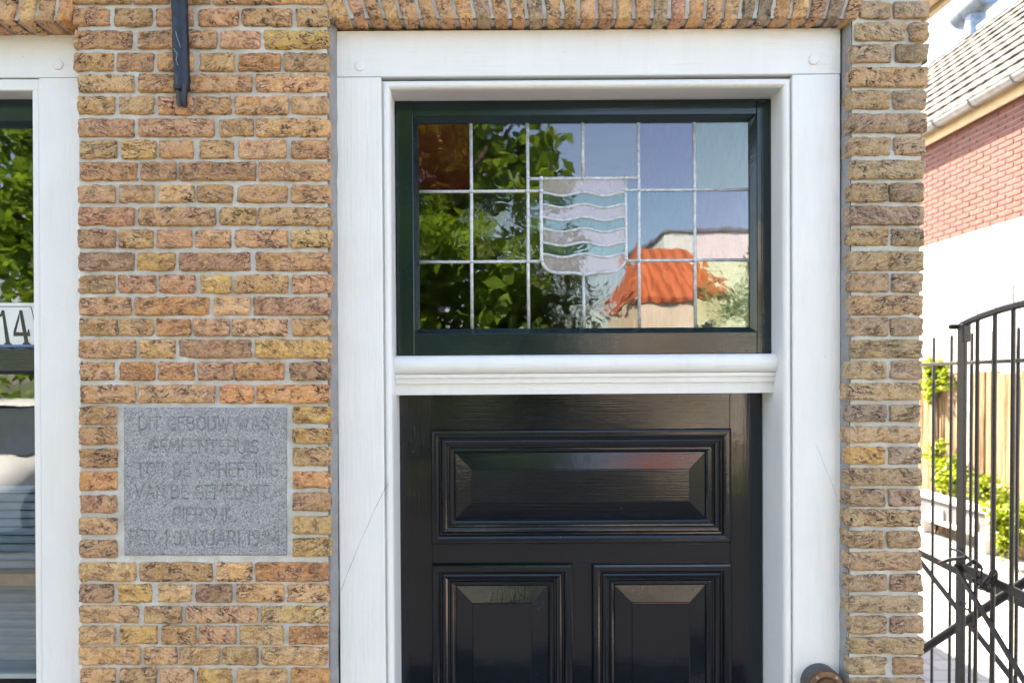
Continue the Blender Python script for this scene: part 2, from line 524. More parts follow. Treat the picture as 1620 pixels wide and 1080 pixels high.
M_GATE = simple('gate_iron', (0.03, 0.027, 0.025), 0.38, 0.0, 120, 0.5, 240, 0.001)
M_BRONZE = simple('bronze', (0.15, 0.085, 0.05), 0.42, 0.55, 120, 0.35, 300, 0.0004)
M_BRONZE_SIDE = simple('dull_bronze', (0.10, 0.095, 0.09), 0.5, 0.4, 150, 0.25)
M_STEEL = simple('screw_steel', (0.5, 0.47, 0.42), 0.3, 0.8)
M_CREAM = simple('cream_boards', (0.62, 0.47, 0.27), 0.55, 0, 9, 0.12)
M_PLASTER = simple('room_plaster', (0.32, 0.30, 0.28), 0.9, 0, 5, 0.1)
M_ENAMEL = simple('white_enamel', (0.72, 0.74, 0.74), 0.2, 0, 8, 0.05)
M_BLACK = simple('black_enamel', (0.012, 0.013, 0.012), 0.3, 0, 30, 0.3)
M_BLUE = simple('blue_paint', (0.10, 0.17, 0.36), 0.3, 0, 30, 0.2)
M_CRACK = simple('open_crack', (0.22, 0.20, 0.18), 0.9, 0, 80, 0.4)
M_BLIND = simple('blind_slat', (0.24, 0.30, 0.38), 0.45, 0, 12, 0.1)
M_LEDGE = simple('brown_ledge', (0.26, 0.18, 0.11), 0.5, 0, 40, 0.2)

def make_leaf(name, c0, c1, c2):
    m, nt, b = newmat(name)
    out = nt.nodes['Material Output']
    nt.nodes.remove(b)
    geo = nt.nodes.new('ShaderNodeNewGeometry')
    vec = ocoord(nt, rand=False)
    f = mth(nt, 'ADD', mth(nt, 'MULTIPLY', geo.outputs['Random Per Island'], 0.6), mth(nt, 'MULTIPLY', noise(nt, vec, 2.2, 2), 0.4))
    c = ramp(nt, f, [(0.2, c0), (0.5, c1), (0.8, c2)])
    d = nd(nt, 'BsdfPrincipled', Base_Color=c, Roughness=0.45).outputs[0]
    t = nd(nt, 'BsdfTranslucent', Color=mixc(nt, 0.5, c, (0.32, 0.46, 0.03))).outputs[0]
    nt.links.new(nd(nt, 'MixShader', i0=0.45, i1=d, i2=t).outputs[0], out.inputs[0])
    return m
M_LEAF = make_leaf('leaf_broad', (0.06, 0.13, 0.013), (0.12, 0.23, 0.02), (0.19, 0.32, 0.035))
M_LEAF_DARK = make_leaf('leaf_dark', (0.018, 0.045, 0.012), (0.032, 0.07, 0.016), (0.06, 0.11, 0.025))
M_LEAF_LIME = make_leaf('leaf_lime', (0.12, 0.17, 0.012), (0.19, 0.24, 0.015), (0.28, 0.32, 0.03))
M_BARK = simple('bark', (0.085, 0.06, 0.042), 0.9, 0, 20, 0.4, 40, 0.02)

# ------------------------------------------------------------------ ground
def sheet(name, x0, x1, y0, y1, z, mat, label):
    o = mesh_obj(name, [(x0, y0, z), (x1, y0, z), (x1, y1, z), (x0, y1, z)], [(0, 1, 2, 3)], mat)
    o['kind'] = 'structure'; o['label'] = label
    return o
def make_paving(name, c1, c2, cm, sx=5.0):
    m, nt, b = newmat(name)
    tc = nt.nodes.new('ShaderNodeTexCoord')
    bt = nd(nt, 'TexBrick', Vector=tc.outputs['Object'], Color1=(*c1, 1), Color2=(*c2, 1), Mortar=(*cm, 1), Scale=sx, Mortar_Size=0.018)
    n = noise(nt, tc.outputs['Object'], 1.5, 6)
    c = mixc(nt, ramp(nt, n, [(0.3, 0.0), (0.75, 0.35)]), bt.outputs[0], tuple(x * 1.2 for x in c2))
    nt.links.new(c, b.inputs['Base Color'])
    b.inputs['Roughness'].default_value = 0.85
    bump(nt, b, bt.outputs['Fac'], -0.5, 0.004)
    return m
M_SOIL = simple('soil_grass', (0.07, 0.085, 0.035), 0.95, 0, 0.6, 0.4)
M_PAVING = make_paving('street_clinker', (0.028, 0.028, 0.029), (0.036, 0.035, 0.035), (0.024, 0.024, 0.024))
M_FLAGS = make_paving('pavement_flags', (0.50, 0.42, 0.32), (0.56, 0.46, 0.35), (0.36, 0.31, 0.25), 3.3)
M_SLABS = make_paving('pale_slabs', (0.30, 0.29, 0.27), (0.36, 0.35, 0.33), (0.22, 0.21, 0.19), 1.6)
sheet('ground', -300, 300, -300, 300, -0.03, M_SOIL, 'grassy ground under the whole street')
sheet('street', -60, 60, -9.0, -1.9, 0.0, M_PAVING, 'brick paved street in front of the house')
sheet('pavement', -60, 60, -1.9, 0.3, 0.004, M_FLAGS, 'pale pavement along the house front')

# ------------------------------------------------------------------ the brick house
FY = 0.04                      # front of the door frame, behind the brick face
WY = 0.065                     # front of the window frame
house = thing('brick_house', 'old house front of rough ochre brick with grey mortar joints', 'house', (0, 0.1, 0))
XL, XR = WX(121), WX(1461)     # left edge of the window-side pier, right corner of the house
PX1 = WX(520)                  # right edge of the left pier
QX0 = WX(1345.5)               # left edge of the right pier
X_WIN0 = -2.15                 # far side of the window
Z_ARCH = WZ(30)
Z_TOP = 3.05
H_X0 = -6.5

def mortar_sheet(x0, x1, z0, z1, y=0.0054, step=0.004):
    nx, nz = max(2, int((x1 - x0) / step)), max(2, int((z1 - z0) / step))
    gx, gz = np.meshgrid(np.linspace(x0, x1, nx), np.linspace(z0, z1, nz))
    yy = y + 0.0020 * fbm(gx * 70, gz * 70, gx * 0 + 3.3, 4) + 0.0030 * fbm(gx * 11, gz * 18, gx * 0 + 8.1, 3)
    v = np.stack([gx, yy, gz], -1).reshape(-1, 3)
    i = np.arange(nx * nz).reshape(nz, nx)
    f = np.stack([i[:-1, :-1], i[:-1, 1:], i[1:, 1:], i[1:, :-1]], -1).reshape(-1, 4)
    return mesh_obj('mortar', v, f, M_MORTAR, house, True)

PZ0 = WZ(1120)
PL, QL = WX(122), WX(1459.5)
# masonry bodies behind the brick faces
box('pier', PL + 0.004, PX1 - 0.003, 0.012, 0.30, 0, Z_TOP, M_MORTAR, house)
box('pier', QX0 + 0.003, QL - 0.004, 0.012, 0.30, 0, Z_TOP, M_MORTAR, house)
mortar_sheet(PL + 0.004, PX1 - 0.003, PZ0, Z_TOP)
mortar_sheet(QX0 + 0.003, QL - 0.004, PZ0, Z_TOP)
mortar_sheet(PX1 - 0.002, QX0 + 0.002, Z_ARCH + 0.003, Z_TOP)
box('lintel', PX1 - 0.006, QX0 + 0.006, 0.014, 0.30, Z_ARCH + 0.004, Z_TOP, M_MORTAR, house)
ZWA = WZ(33)
mortar_sheet(X_WIN0 + 0.6, PL + 0.003, ZWA + 0.003, Z_TOP)
box('lintel', X_WIN0, PL + 0.008, 0.014, 0.30, ZWA + 0.004, Z_TOP, M_MORTAR, house)
box('pier', H_X0, X_WIN0, 0.003, 0.30, 0, Z_TOP, M_MORTAR, house)
box('wall_below_window', X_WIN0, PL + 0.008, 0.003, 0.30, 0, 0.55, M_MORTAR, house)
# the rest of the shell: side walls, back, ceiling, floor
box('side_wall', QL - 0.29, QL - 0.008, 0.30, 9.0, 0, Z_TOP, M_MORTAR, house)
box('side_wall', H_X0, H_X0 + 0.28, 0.30, 9.0, 0, Z_TOP, M_PLASTER, house)
box('back_wall', H_X0 + 0.28, QL - 0.29, 8.72, 9.0, 0, Z_TOP, M_PLASTER, house)
box('ceiling', H_X0, QL - 0.008, 0.0, 9.0, Z_TOP + 0.002, Z_TOP + 0.15, M_PLASTER, house)
box('room_floor', H_X0 + 0.28, QL - 0.29, 0.30, 8.72, 0.0, 0.06, M_PLASTER, house)
# eaves: cream soffit along the side, roof above
EZ = 3.06; EX = EZ - CAM.z
EXO = EX * 1.19
box('eave_soffit', QL - 0.02, EXO, -0.03, 9.1, EZ, EZ + 0.03, M_CREAM, house, 0.004)
box('fascia_board', EXO + 0.002, EXO + 0.024, -0.03, 9.1, EZ - 0.012, EZ + 0.17, M_CREAM, house, 0.003)
mx = (H_X0 + EXO) / 2
mesh_obj('roof', [(H_X0 - .3, -0.15, 3.22), (EXO + .06, -0.15, 3.22), (EXO + .06, 9.2, 3.22), (H_X0 - .3, 9.2, 3.22), (mx - .3, 3.6, 6.2), (mx + .3, 3.6, 6.2), (mx + .3, 5.4, 6.2), (mx - .3, 5.4, 6.2)],
         [(0, 1, 5, 4), (1, 2, 6, 5), (2, 3, 7, 6), (3, 0, 4, 7), (4, 5, 6, 7), (3, 2, 1, 0)],
         simple('roof_clay', (0.16, 0.09, 0.06), 0.8, 0, 6, 0.3), house)

# bricks -----------------------------------------------------------
PAL = {
    't': (0.84, 0.455, 0.185),   # tan
    'p': (0.82, 0.420, 0.205),   # pinkish
    'o': (0.85, 0.395, 0.135),   # orange
    'y': (0.87, 0.505, 0.145),   # ochre yellow
    's': (0.86, 0.500, 0.205),   # sandy
    'b': (0.77, 0.425, 0.190),   # brown
    'd': (0.60, 0.345, 0.180),   # dark brown
    'g': (0.57, 0.395, 0.235),   # greyer, darker browns of the corner pier
    'h': (0.61, 0.415, 0.230),
    'k': (0.65, 0.425, 0.220),
}
def brick_mesh(quad, seed, proud=0.0, step=0.0034, depth=0.085):
    """quad: 4 corners (x, z) of the face, lower-left, lower-right, upper-right, upper-left"""
    q = np.array(quad)
    L = (np.linalg.norm(q[1] - q[0]) + np.linalg.norm(q[2] - q[3])) / 2
    Hh = (np.linalg.norm(q[3] - q[0]) + np.linalg.norm(q[2] - q[1])) / 2
    nx, nz = max(5, int(L / step) + 1), max(5, int(Hh / step) + 1)
    s, t = np.meshgrid(np.linspace(0, 1, nx), np.linspace(0, 1, nz))
    P = ((1 - s) * (1 - t))[..., None] * q[0] + (s * (1 - t))[..., None] * q[1] + (s * t)[..., None] * q[2] + ((1 - s) * t)[..., None] * q[3]
    o = seed * 7.31
    X, Z = P[..., 0], P[..., 1]
    # ragged outline
    ex = np.minimum(s, 1 - s) * L
    ez = np.minimum(t, 1 - t) * Hh
    wx = np.exp(-ex / 0.007); wz = np.exp(-ez / 0.006)
    X = X + wx * 0.0026 * fbm(X * 0 + o, Z * 70 + o, np.where(s < .5, 1.5, 9.5), 3)
    Z = Z + wz * 0.0030 * fbm(X * 45 + o, X * 0 + 2.2, np.where(t < .5, 3.5, 7.5), 4)
    # chipped corners and edges
    ch = np.clip(fbm(X * 28 + o, Z * 28 - o, X * 0 + 6.6, 2) - 0.12, 0, 1)
    # rounded corners
    cr = np.exp(-(ex + ez) / 0.003)
    X = X + cr * 0.0012 * np.where(s < .5, 1, -1); Z = Z + cr * 0.0012 * np.where(t < .5, 1, -1)
    a = (_h(int(seed) + 5, 3, 8) - 0.5) * 1.2
    U = X * math.cos(a) + Z * math.sin(a); V = -X * math.sin(a) + Z * math.cos(a)
    rough = fbm(U * 45 + o, V * 95 + o, U * 0 + 1.7, 5)
    fold = fbm(U * 30 + 2 * fbm(U * 25, V * 25, U * 0 + o, 2), V * 80 + o, U * 0 + 5.5, 3)
    crease = np.exp(-(fold / 0.10) ** 2) * (fbm(X * 30 + o, Z * 30, X * 0 + 4.4, 2) > -0.05)
    e = np.minimum(ex, ez)
    Y = 0.012 * ch * np.exp(-e / 0.006) - proud + 0.0036 * np.exp(-e / 0.0020) + 0.0042 * rough + 0.0048 * crease - 0.0006
    v = np.stack([X, Y, Z], -1).reshape(-1, 3)
    idx = np.arange(nx * nz).reshape(nz, nx)
    f = np.stack([idx[:-1, :-1], idx[:-1, 1:], idx[1:, 1:], idx[1:, :-1]], -1).reshape(-1, 4)
    ring = np.concatenate([idx[0, :], idx[1:, -1], idx[-1, -2::-1], idx[-2:0:-1, 0]])
    n = len(ring)
    rv = v[ring]
    parts, fs, prev = [v], [f], ring
    base = len(v)
    c = q.mean(0)
    for yy, grow in ((0.010, 0.0008), (0.024, 0.0), (depth, 0.0)):
        w = rv.copy()
        dx = np.sign(w[:, 0] - c[0]) * grow
        w[:, 1] = yy
        w[:, 0] += dx + 0.0012 * fbm(rv[:, 2] * 80 + o, w[:, 1] * 90, rv[:, 0] * 80, 3)
        w[:, 2] += 0.0010 * fbm(rv[:, 0] * 80 + o, w[:, 1] * 90 + 5, rv[:, 2] * 80, 3)
        cur = np.arange(base, base + n)
        fs.append(np.stack([prev, cur, np.roll(cur, -1), np.roll(prev, -1)], -1))
        parts.append(w); prev = cur; base += n
    return np.concatenate(parts), np.concatenate(fs)

BRICK_N = [0]
def brick(quad, code, proud=None):
    BRICK_N[0] += 1
    k = BRICK_N[0]
    pr = 0.0022 + 0.0030 * random.random() if proud is None else proud
    v, f = brick_mesh(quad, k, pr)
    o = mesh_obj('brick', v, f, M_BRICK, house, True)
    c = PAL[code]
    j = random.uniform(0.86, 1.14)
    o.color = (c[0] * j * random.uniform(.96, 1.04), c[1] * j * random.uniform(.96, 1.04), c[2] * j * random.uniform(.9, 1.1), 1)
    return o
def brick_px(u0, u1, v0, v1, code):
    u0 -= 1.0; u1 += 1.0; v0 -= 0.6; v1 += 0.6
    x0, z1 = W(u0, v0); x1, _ = W(u1, v0); xa, z0 = W(u0, v1); xb, _ = W(u1, v1)
    brick([(xa, z0), (xb, z0), (x1, z1), (x0, z1)], code)

# left pier: every course as it lies, spans in pixels of a 3.374x enlargement
S1 = 3.374
def Lc(y0, a, b, spans, codes):
    for (p, q), c in zip(spans, codes):
        brick_px(100 + p / S1, 100 + q / S1, y0 + a / S1, y0 + b / S1, c)
Lc(0, -310, -222, [(58, 360), (395, 810), (840, 1040), (1070, 1400)], 'tpbs')
Lc(0, -195, -105, [(58, 250), (275, 470), (500, 690), (720, 920), (945, 1180), (1210, 1400)], 'tsbpto')
Lc(0, -78, 18, [(58, 355), (375, 560), (580, 780), (800, 1050), (1060, 1390)], 'tpdbt')
Lc(0, 45, 135, [(58, 243), (275, 470), (495, 690), (722, 930), (955, 1215), (1245, 1412)], 'tbbpbs')
Lc(0, 163, 257, [(60, 358), (398, 815), (842, 1048), (1075, 1410)], 'tbpy')
Lc(0, 283, 377, [(58, 265), (288, 478), (505, 690), (733, 908), (935, 1155), (1180, 1410)], 'tptsob')
Lc(0, 398, 489, [(80, 372), (405, 635), (660, 1003), (1030, 1410)], 'stbt')
Lc(0, 515, 607, [(80, 268), (300, 478), (503, 690), (712, 893), (918, 1198), (1220, 1410)], 'ssptts')
Lc(0, 633, 727, [(80, 373), (405, 798), (835, 1012), (1032, 1415)], 'bpts')
Lc(0, 748, 843, [(92, 280), (312, 490), (512, 690), (730, 903), (938, 1188), (1218, 1415)], 'syttst')
Lc(0, 865, 960, [(88, 390), (415, 598), (622, 1022), (1045, 1420)], 'tbbt')
Lc(0, 988, 1078, [(80, 270), (300, 480), (512, 695), (720, 900), (930, 1190), (1218, 1420)], 'bbstts')
Lc(300, 95, 188, [(85, 373), (405, 808), (838, 1022), (1043, 1422)], 'pbss')
Lc(300, 213, 308, [(82, 270), (298, 473), (500, 683), (708, 893), (918, 1193), (1218, 1425)], 'btppts')
Lc(300, 335, 430, [(85, 373), (398, 590), (620, 993), (1030, 1422)], 'dypt')
Lc(300, 455, 549, [(82, 272), (295, 490), (515, 698), (733, 893), (918, 1195), (1225, 1425)], 'bbpysp')
Lc(300, 573, 667, [(88, 355), (385, 775), (808, 993), (1015, 1418)], 'bosp')
Lc(300, 688, 778, [(90, 285), (300, 478), (498, 673), (698, 880), (903, 1190), (1225, 1420)], 'ssotst')
Lc(300, 800, 896, [(85, 382), (410, 592), (618, 998), (1025, 1422)], 'tsby')
Lc(300, 920, 1015, [(90, 265), (303, 482), (508, 693), (720, 902), (922, 1175), (1212, 1418)], 'boopod')
Lc(600, 30, 124, [(92, 380), (405, 805), (838, 1012), (1035, 1415)], 'bsoo')
for (a, b), c in zip(((145, 238), (255, 345), (373, 468), (493, 590), (618, 710), (738, 825), (858, 950)), 'stbobsb'):
    Lc(600, a, b, [(88, 280)], c)
for (a, b), c in zip(((145, 233), (262, 340), (362, 458), (492, 580), (605, 700), (730, 825), (848, 942)), 'yysobsy'):
    Lc(600, a, b, [(1228, 1420)], c)
S1 = 2.613
def Lc2(a, b, spans, codes):
    for (p, q), c in zip(spans, codes):
        brick_px(p / S1, q / S1, 860 + a / S1, 860 + b / S1, c)
Lc2(78, 154, [(328, 557), (577, 875), (898, 1037), (1057, 1353)], 'stso')
Lc2(168, 240, [(328, 463), (487, 622), (650, 788), (812, 955), (977, 1170), (1190, 1355)], 'dysdbs')
Lc2(258, 326, [(328, 568), (597, 745), (770, 1060), (1080, 1355)], 'ssbs')
Lc2(340, 415, [(330, 470), (498, 645), (670, 803), (822, 972), (993, 1168), (1197, 1352)], 'sytbso')
Lc2(428, 498, [(328, 575), (597, 725), (745, 905), (922, 1062), (1085, 1352)], 'sstss')
Lc2(515, 586, [(335, 472), (498, 643), (665, 795), (817, 955), (980, 1183), (1203, 1355)], 'tsbyso')
Lc2(602, 674, [(330, 565), (590, 880), (905, 1050), (1072, 1353)], 'stbs')
# right pier
def Rc(y0, a, b, spans, codes):
    for (p, q), c in zip(spans, codes):
        brick_px(1300 + p / 2 + (1.5 if p < 130 else 0), 1300 + q / 2 - 0.5, y0 + a / 2, y0 + b / 2, 'k' if c == 'b' else c)
RP = [(0, -140, -84, [(110, 330)], 'g'), (0, -68, -12, [(118, 220), (234, 336)], 'gh'),
      (0, 5, 56, [(120, 220), (232, 338)], 'gg'), (0, 72, 126, [(105, 265), (280, 338)], 'hb'), (0, 140, 195, [(97, 220), (238, 338)], 'hg'),
      (0, 213, 273, [(95, 335)], 'b'), (0, 287, 343, [(92, 215), (228, 330)], 'hg'), (0, 360, 418, [(92, 332)], 'g'),
      (0, 434, 491, [(92, 217), (232, 328)], 'hg'), (0, 508, 564, [(95, 324)], 'h'), (0, 580, 637, [(92, 208), (220, 322)], 'bg'),
      (0, 652, 710, [(90, 322)], 'g'), (0, 723, 776, [(92, 210), (224, 322)], 'bg'), (0, 795, 854, [(92, 322)], 'h'),
      (0, 865, 922, [(92, 212), (226, 320)], 'hg'), (0, 935, 995, [(92, 320)], 'b'), (0, 1005, 1061, [(92, 210), (222, 320)], 'hh'),
      (540, -5, 51, [(95, 318)], 'h'), (540, 62, 118, [(88, 205), (222, 315)], 'hg'), (540, 132, 184, [(84, 315)], 'b'),
      (540, 200, 253, [(87, 203), (220, 312)], 'gg'), (540, 269, 319, [(85, 315)], 'h'), (540, 333, 387, [(87, 200), (216, 315)], 'yg'),
      (540, 402, 454, [(85, 315)], 'b'), (540, 467, 520, [(84, 202), (215, 315)], 'bh'), (540, 532, 585, [(84, 315)], 'b'),
      (540, 600, 653, [(84, 197), (213, 313)], 'bb'), (540, 667, 722, [(84, 318)], 'b'), (540, 737, 790, [(84, 205), (220, 319)], 'hb'),
      (540, 805, 856, [(84, 320)], 'h'), (540, 870, 922, [(88, 203), (222, 321)], 'bb'), (540, 937, 986, [(88, 322)], 'h'),
      (540, 1000, 1052, [(86, 205), (228, 322)], 'hd'), (540, 1065, 1118, [(88, 324)], 'h'), (540, 1134, 1186, [(86, 205), (228, 322)], 'hb')]
for r in RP: Rc(*r)
# soldier arch over the door: joint positions along its lower edge
J = [522, 555.5, 581, 608, 634.5, 664, 692.5, 721.5, 750, 779, 806.5, 834, 862, 890, 916, 944, 972.7, 1002, 1030.7, 1057.5, 1085, 1113.5, 1141.7, 1168, 1193, 1219.5, 1248, 1276, 1303.5, 1331, 1358]
def soldiers(joints, vb, slope, codes, gap=4.6):
    for k, (a, b) in enumerate(zip(joints, joints[1:])):
        h = 118
        ta, tb = slope(a) * h, slope(b) * h
        a1, b1 = a + gap, b - 1.6
        q = [W(a1, vb + random.uniform(-1.2, 1.2)), W(b1, vb + random.uniform(-1.2, 1.2)), W(b1 + tb, vb - h), W(a1 + ta, vb - h)]
        brick(q, codes[k % len(codes)])
soldiers(J, 31, lambda u: (u - 1010) / 1240, 'tptsbspthtsgbsbpsthpbsthgtsbgs')
JW = [113.5 - 30.6 * k for k in range(29)][::-1]
soldiers(JW, 34, lambda u: 0.21 if u > -30 else 0.21 * (u + 300) / 270, 'stbptsbotp')
# courses outside the view, kept as one part
def plain_courses():
    V, F, base = [], [], 0
    pitch = WZ(0) - WZ(34.7)
    def run(x0, x1, z0, z1, off):
        nonlocal base
        z, k = z0, 0
        while z + 0.042 < z1:
            x = x0 - (off if k % 2 else 0.0)
            while x < x1 - 0.02:
                a, b = max(x, x0), min(x + 0.165, x1)
                if b - a > 0.03:
                    co = np.array([(a, -0.002, z), (b, -0.002, z), (b, -0.002, z + 0.042), (a, -0.002, z + 0.042),
                                   (a, 0.03, z), (b, 0.03, z), (b, 0.03, z + 0.042), (a, 0.03, z + 0.042)])
                    V.append(co + rng.uniform(-.0012, .0012, co.shape))
                    F.append(np.array([(0, 1, 2, 3), (1, 5, 6, 2), (4, 0, 3, 7), (3, 2, 6, 7), (4, 5, 1, 0)]) + base); base += 8
                x += 0.176
            z += pitch; k += 1
    run(PL, PX1, 0.02, PZ0 - 0.06, 0.088)
    run(QX0, QL, 0.02, PZ0 - 0.10, 0.088)
    run(H_X0, X_WIN0 - 0.003, 0.02, Z_TOP - 0.05, 0.088)
    run(X_WIN0, PL - 0.006, 0.02, 0.54, 0.05)
    o = mesh_obj('brick_courses', np.concatenate(V), np.concatenate(F), M_BRICK, house)
    o.color = (0.42, 0.26, 0.13, 1); o['kind'] = 'stuff'
plain_courses()

# cement fillets between brick and door frame
def fillet(xa, xb, z0, z1, left):
    n = 90
    V, F = [], []
    for k in range(n):
        z = z0 + (z1 - z0) * k / (n - 1)
        w = 0.0022 * float(fbm(np.array([z * 30.0]), np.array([1.0 if left else 7.0]), np.array([2.0]), 3)[0])
        V += [(xa, 0.010, z), ((xa * .6 + xb * .4), 0.020 + w, z), (xb + w * (1 if left else -1), FY - 0.0025 + w * .3, z), (xb, FY + 0.012, z), (xa, FY + 0.012, z)]
    for k in range(n - 1):
        for i in range(5):
            j = (i + 1) % 5
            F.append((5 * k + i, 5 * k + j, 5 * k + 5 + j, 5 * k + 5 + i))
    o = mesh_obj('cement_fillet', V, F, M_CEMENT, house, True)
fillet(PX1 - 0.004, WX(534.5, FY), 0.02, Z_ARCH, True)
fillet(QX0 + 0.004, WX(1330, FY), 0.02, Z_ARCH, False)

# ------------------------------------------------------------------ door frame
TILT = R(-0.36)
FC = (WX(931, FY), FY, WZ(560, FY))
frame = thing('door_frame', 'white painted wooden door frame with moulded transom bar round the black door', 'door frame', FC, (0, TILT, 0))
fx0, fx1 = WX(534, FY), WX(1330, FY)
ox0, ox1 = WX(620, FY), WX(1241, FY)
fz1, oz1 = WZ(46.5, FY), WZ(137.5, FY)
jz = WZ(119.5, FY)
BW = 0.021                                  # width of the bead on the inner edge
FB = 0.235                                  # back of the frame
for x0, x1 in ((fx0, ox0 - BW), (ox1 + BW, fx1)):
    box('post', x0, x1, FY, FB, 0.02, jz - 0.0006, M_WHITE_Z, frame, 0.0022)
box('head_rail', fx0 - 0.0015, fx1 + 0.0015, FY + 0.0006, FB, jz + 0.0006, fz1, M_WHITE_X, frame, 0.0022)
def bead_prof(sign):
    """quirked bead on an inner edge: (offset from the opening edge, y)"""
    pts = [(0.0, FB), (0.0, FY + 0.016)]
    for k in range(9):
        a = math.pi * k / 8
        pts.append((0.5 * BW * (1 - math.cos(a)) * 0.86, FY + 0.012 - 0.0115 * math.sin(a) + 0.003 * (1 - k / 8)))
    pts += [(BW * 0.88, FY + 0.012), (BW, FY + 0.012), (BW, FB)]
    return pts
def bead_side(x, sgn):
    prof = [(x - sgn * d, y) for d, y in bead_prof(1)]
    z0, z1 = 0.02, oz1
    n = len(prof)
    V = [(px, py, z0) for px, py in prof] + [(px, py, oz1 + abs(px - x)) for px, py in prof]
    F = [(i, (i + 1) % n, n + (i + 1) % n, n + i) for i in range(n)]
    o = mesh_obj('bead', V, F, M_WHITE_Z, frame); shade_auto(o, 50)
bead_side(ox0, 1); bead_side(ox1, -1)
pr = bead_prof(1); n = len(pr)
V = [(ox0 - d, y, oz1 + d) for d, y in pr] + [(ox1 + d, y, oz1 + d) for d, y in pr]
o = mesh_obj('bead', V, [(i, (i + 1) % n, n + (i + 1) % n, n + i) for i in range(n)], M_WHITE_X, frame); shade_auto(o, 50)
# pegs
for u, v, pr in ((572, 102.5, 0.0010), (1290, 97, 0.0042)):
    x, z = W(u, v, FY)
    lathe('peg', [(0.0125, -0.004), (0.0125, pr * 0.6), (0.0118, pr), (0.0095, pr + 0.0006)], (x, FY, z), (0, -1, 0), M_WHITE_X, frame, 24)
# transom bar
TY = FY + 0.036
zt0, zt1 = WZ(560.5, TY), WZ(622.5, TY + 0.06)
zn = WZ(590, TY)
prof = [(FB, zt0), (TY + 0.030, zt0)]
rr = (zt0 - zn) / 2
for k in range(13):
    a = math.pi / 2 + math.pi * k / 12
    prof.append((TY + rr * 0.85 + math.cos(a) * rr * 0.85, zn + rr + math.sin(a) * rr))
zf = WZ(596, TY + 0.012); zg = WZ(605, TY + 0.02); zt = zt1
prof += [(TY + 0.014, zn - 0.0005), (TY + 0.014, zf), (TY + 0.021, zf - 0.001), (TY + 0.021, zg), (TY + 0.028, zg - 0.001), (TY + 0.030, zt), (FB, zt)]
extrude_x('transom_bar', prof, ox0 + 0.0004, ox1 - 0.0004, M_WHITE_X, frame, True)
# open joints in the old paint
def crack(pts, w=0.0006):
    P = [W(u, v, FY) for u, v in pts]
    up, dn = [], []
    for i, (x, z) in enumerate(P):
        ww = w * (0.5 + 0.8 * ((i * 37) % 5) / 4)
        up.append((x - ww, z)); dn.append((x + ww, z))
    prism('crack', up + dn[::-1], FY - 0.0003, FY + 0.004, M_CRACK, frame)
crack([(613, 762), (607, 772), (598, 790), (588, 810), (579, 832), (570, 850), (561, 872), (552, 893), (545, 910), (537.5, 931)], 0.00038)
crack([(1289, 703), (1295, 716), (1301, 733), (1309, 752), (1316, 770), (1322, 788)], 0.0002)

# ------------------------------------------------------------------ leaded fanlight
SY = FY + 0.075
fan = thing('fanlight', 'leaded fanlight in a dark green sash with a wavy striped shield', 'window', (WX(922, SY), SY, WZ(360, SY)), (0, TILT, 0))
sx0, sx1 = ox0 + 0.001, ox1 - 0.001
sz0, sz1 = zt0 + 0.001, oz1 - 0.001
gx0, gx1 = WX(654.5, SY), WX(1197, SY)
gz0, gz1 = WZ(526.5, SY), WZ(182.5, SY)
SB = SY + 0.04
box('stile', sx0, gx0, SY, SB, sz0, sz1, M_GREEN_Z, fan, 0.0015)
box('stile', gx1, sx1, SY, SB, sz0, sz1, M_GREEN_Z, fan, 0.0015)
box('rail', gx0 + 0.0003, gx1 - 0.0003, SY + 0.0008, SB, gz1, sz1, M_GREEN_X, fan, 0.0015)
box('rail', gx0 + 0.0003, gx1 - 0.0003, SY + 0.0008, SB, sz0, gz0, M_GREEN_X, fan, 0.0015)
GY = SY + 0.020                               # glass plane
pgx0, pgx1, pgz0, pgz1 = WX(663.5, GY), WX(1184.5, GY), WZ(519, GY), WZ(195, GY)
V = []
for (a, b, c, d), y in (((gx0, gx1, gz0, gz1), SY + 0.003), ((pgx0, pgx1, pgz0, pgz1), GY - 0.002)):
    V += [(a, y, c), (b, y, c), (b, y, d), (a, y, d)]
V += [(pgx0, GY + .004, pgz0), (pgx1, GY + .004, pgz0), (pgx1, GY + .004, pgz1), (pgx0, GY + .004, pgz1)]
mesh_obj('putty_bevel', V, [(4 * k + i, 4 * k + (i + 1) % 4, 4 * k + 4 + (i + 1) % 4, 4 * k + 4 + i) for k in (0, 1) for i in range(4)], M_GREEN_X, fan)

CX = [663.5, 746, 835.5, 923, 1011, 1099.5, 1184.5]
RYp = [195, 301.5, 412.8, 519]
def pane(poly, mat, tilt=0.35):
    P = [W(u, v, GY) for u, v in poly]
    o = prism('pane', P, GY, GY + 0.003, mat, fan)
    o.rotation_euler = (R(random.uniform(-tilt, tilt)), 0, R(random.uniform(-tilt, tilt)))
    return o
def rpane(a, b, c, d, mat, tilt=0.35): pane([(a, d), (b, d), (b, c), (a, c)], mat, tilt)
rows = [[G_PINK, G_CLEAR, None, None, G_VIOLET, G_SEA], [G_WAVY, G_WAVY, None, None, G_BLUE, G_VIOLET], [G_VIOLET, G_CLEAR, None, None, G_CLEAR, G_GREENWAVE]]
for r in range(3):
    for c in range(6):
        if rows[r][c]: rpane(CX[c], CX[c + 1], RYp[r], RYp[r + 1], rows[r][c])
TB = 282.5
SL, SR = 856.4, 990.5
rpane(CX[2], CX[3], RYp[0], TB, G_CLEAR); rpane(CX[3], CX[4], RYp[0], TB, G_CLEAR)
rpane(CX[2], SL, TB, RYp[1], G_CLEAR); rpane(SR, CX[4], TB, RYp[1], G_VIOLET)
rpane(CX[2], SL, RYp[1], RYp[2], G_WAVY); rpane(SR, CX[4], RYp[1], RYp[2], G_BLUE)
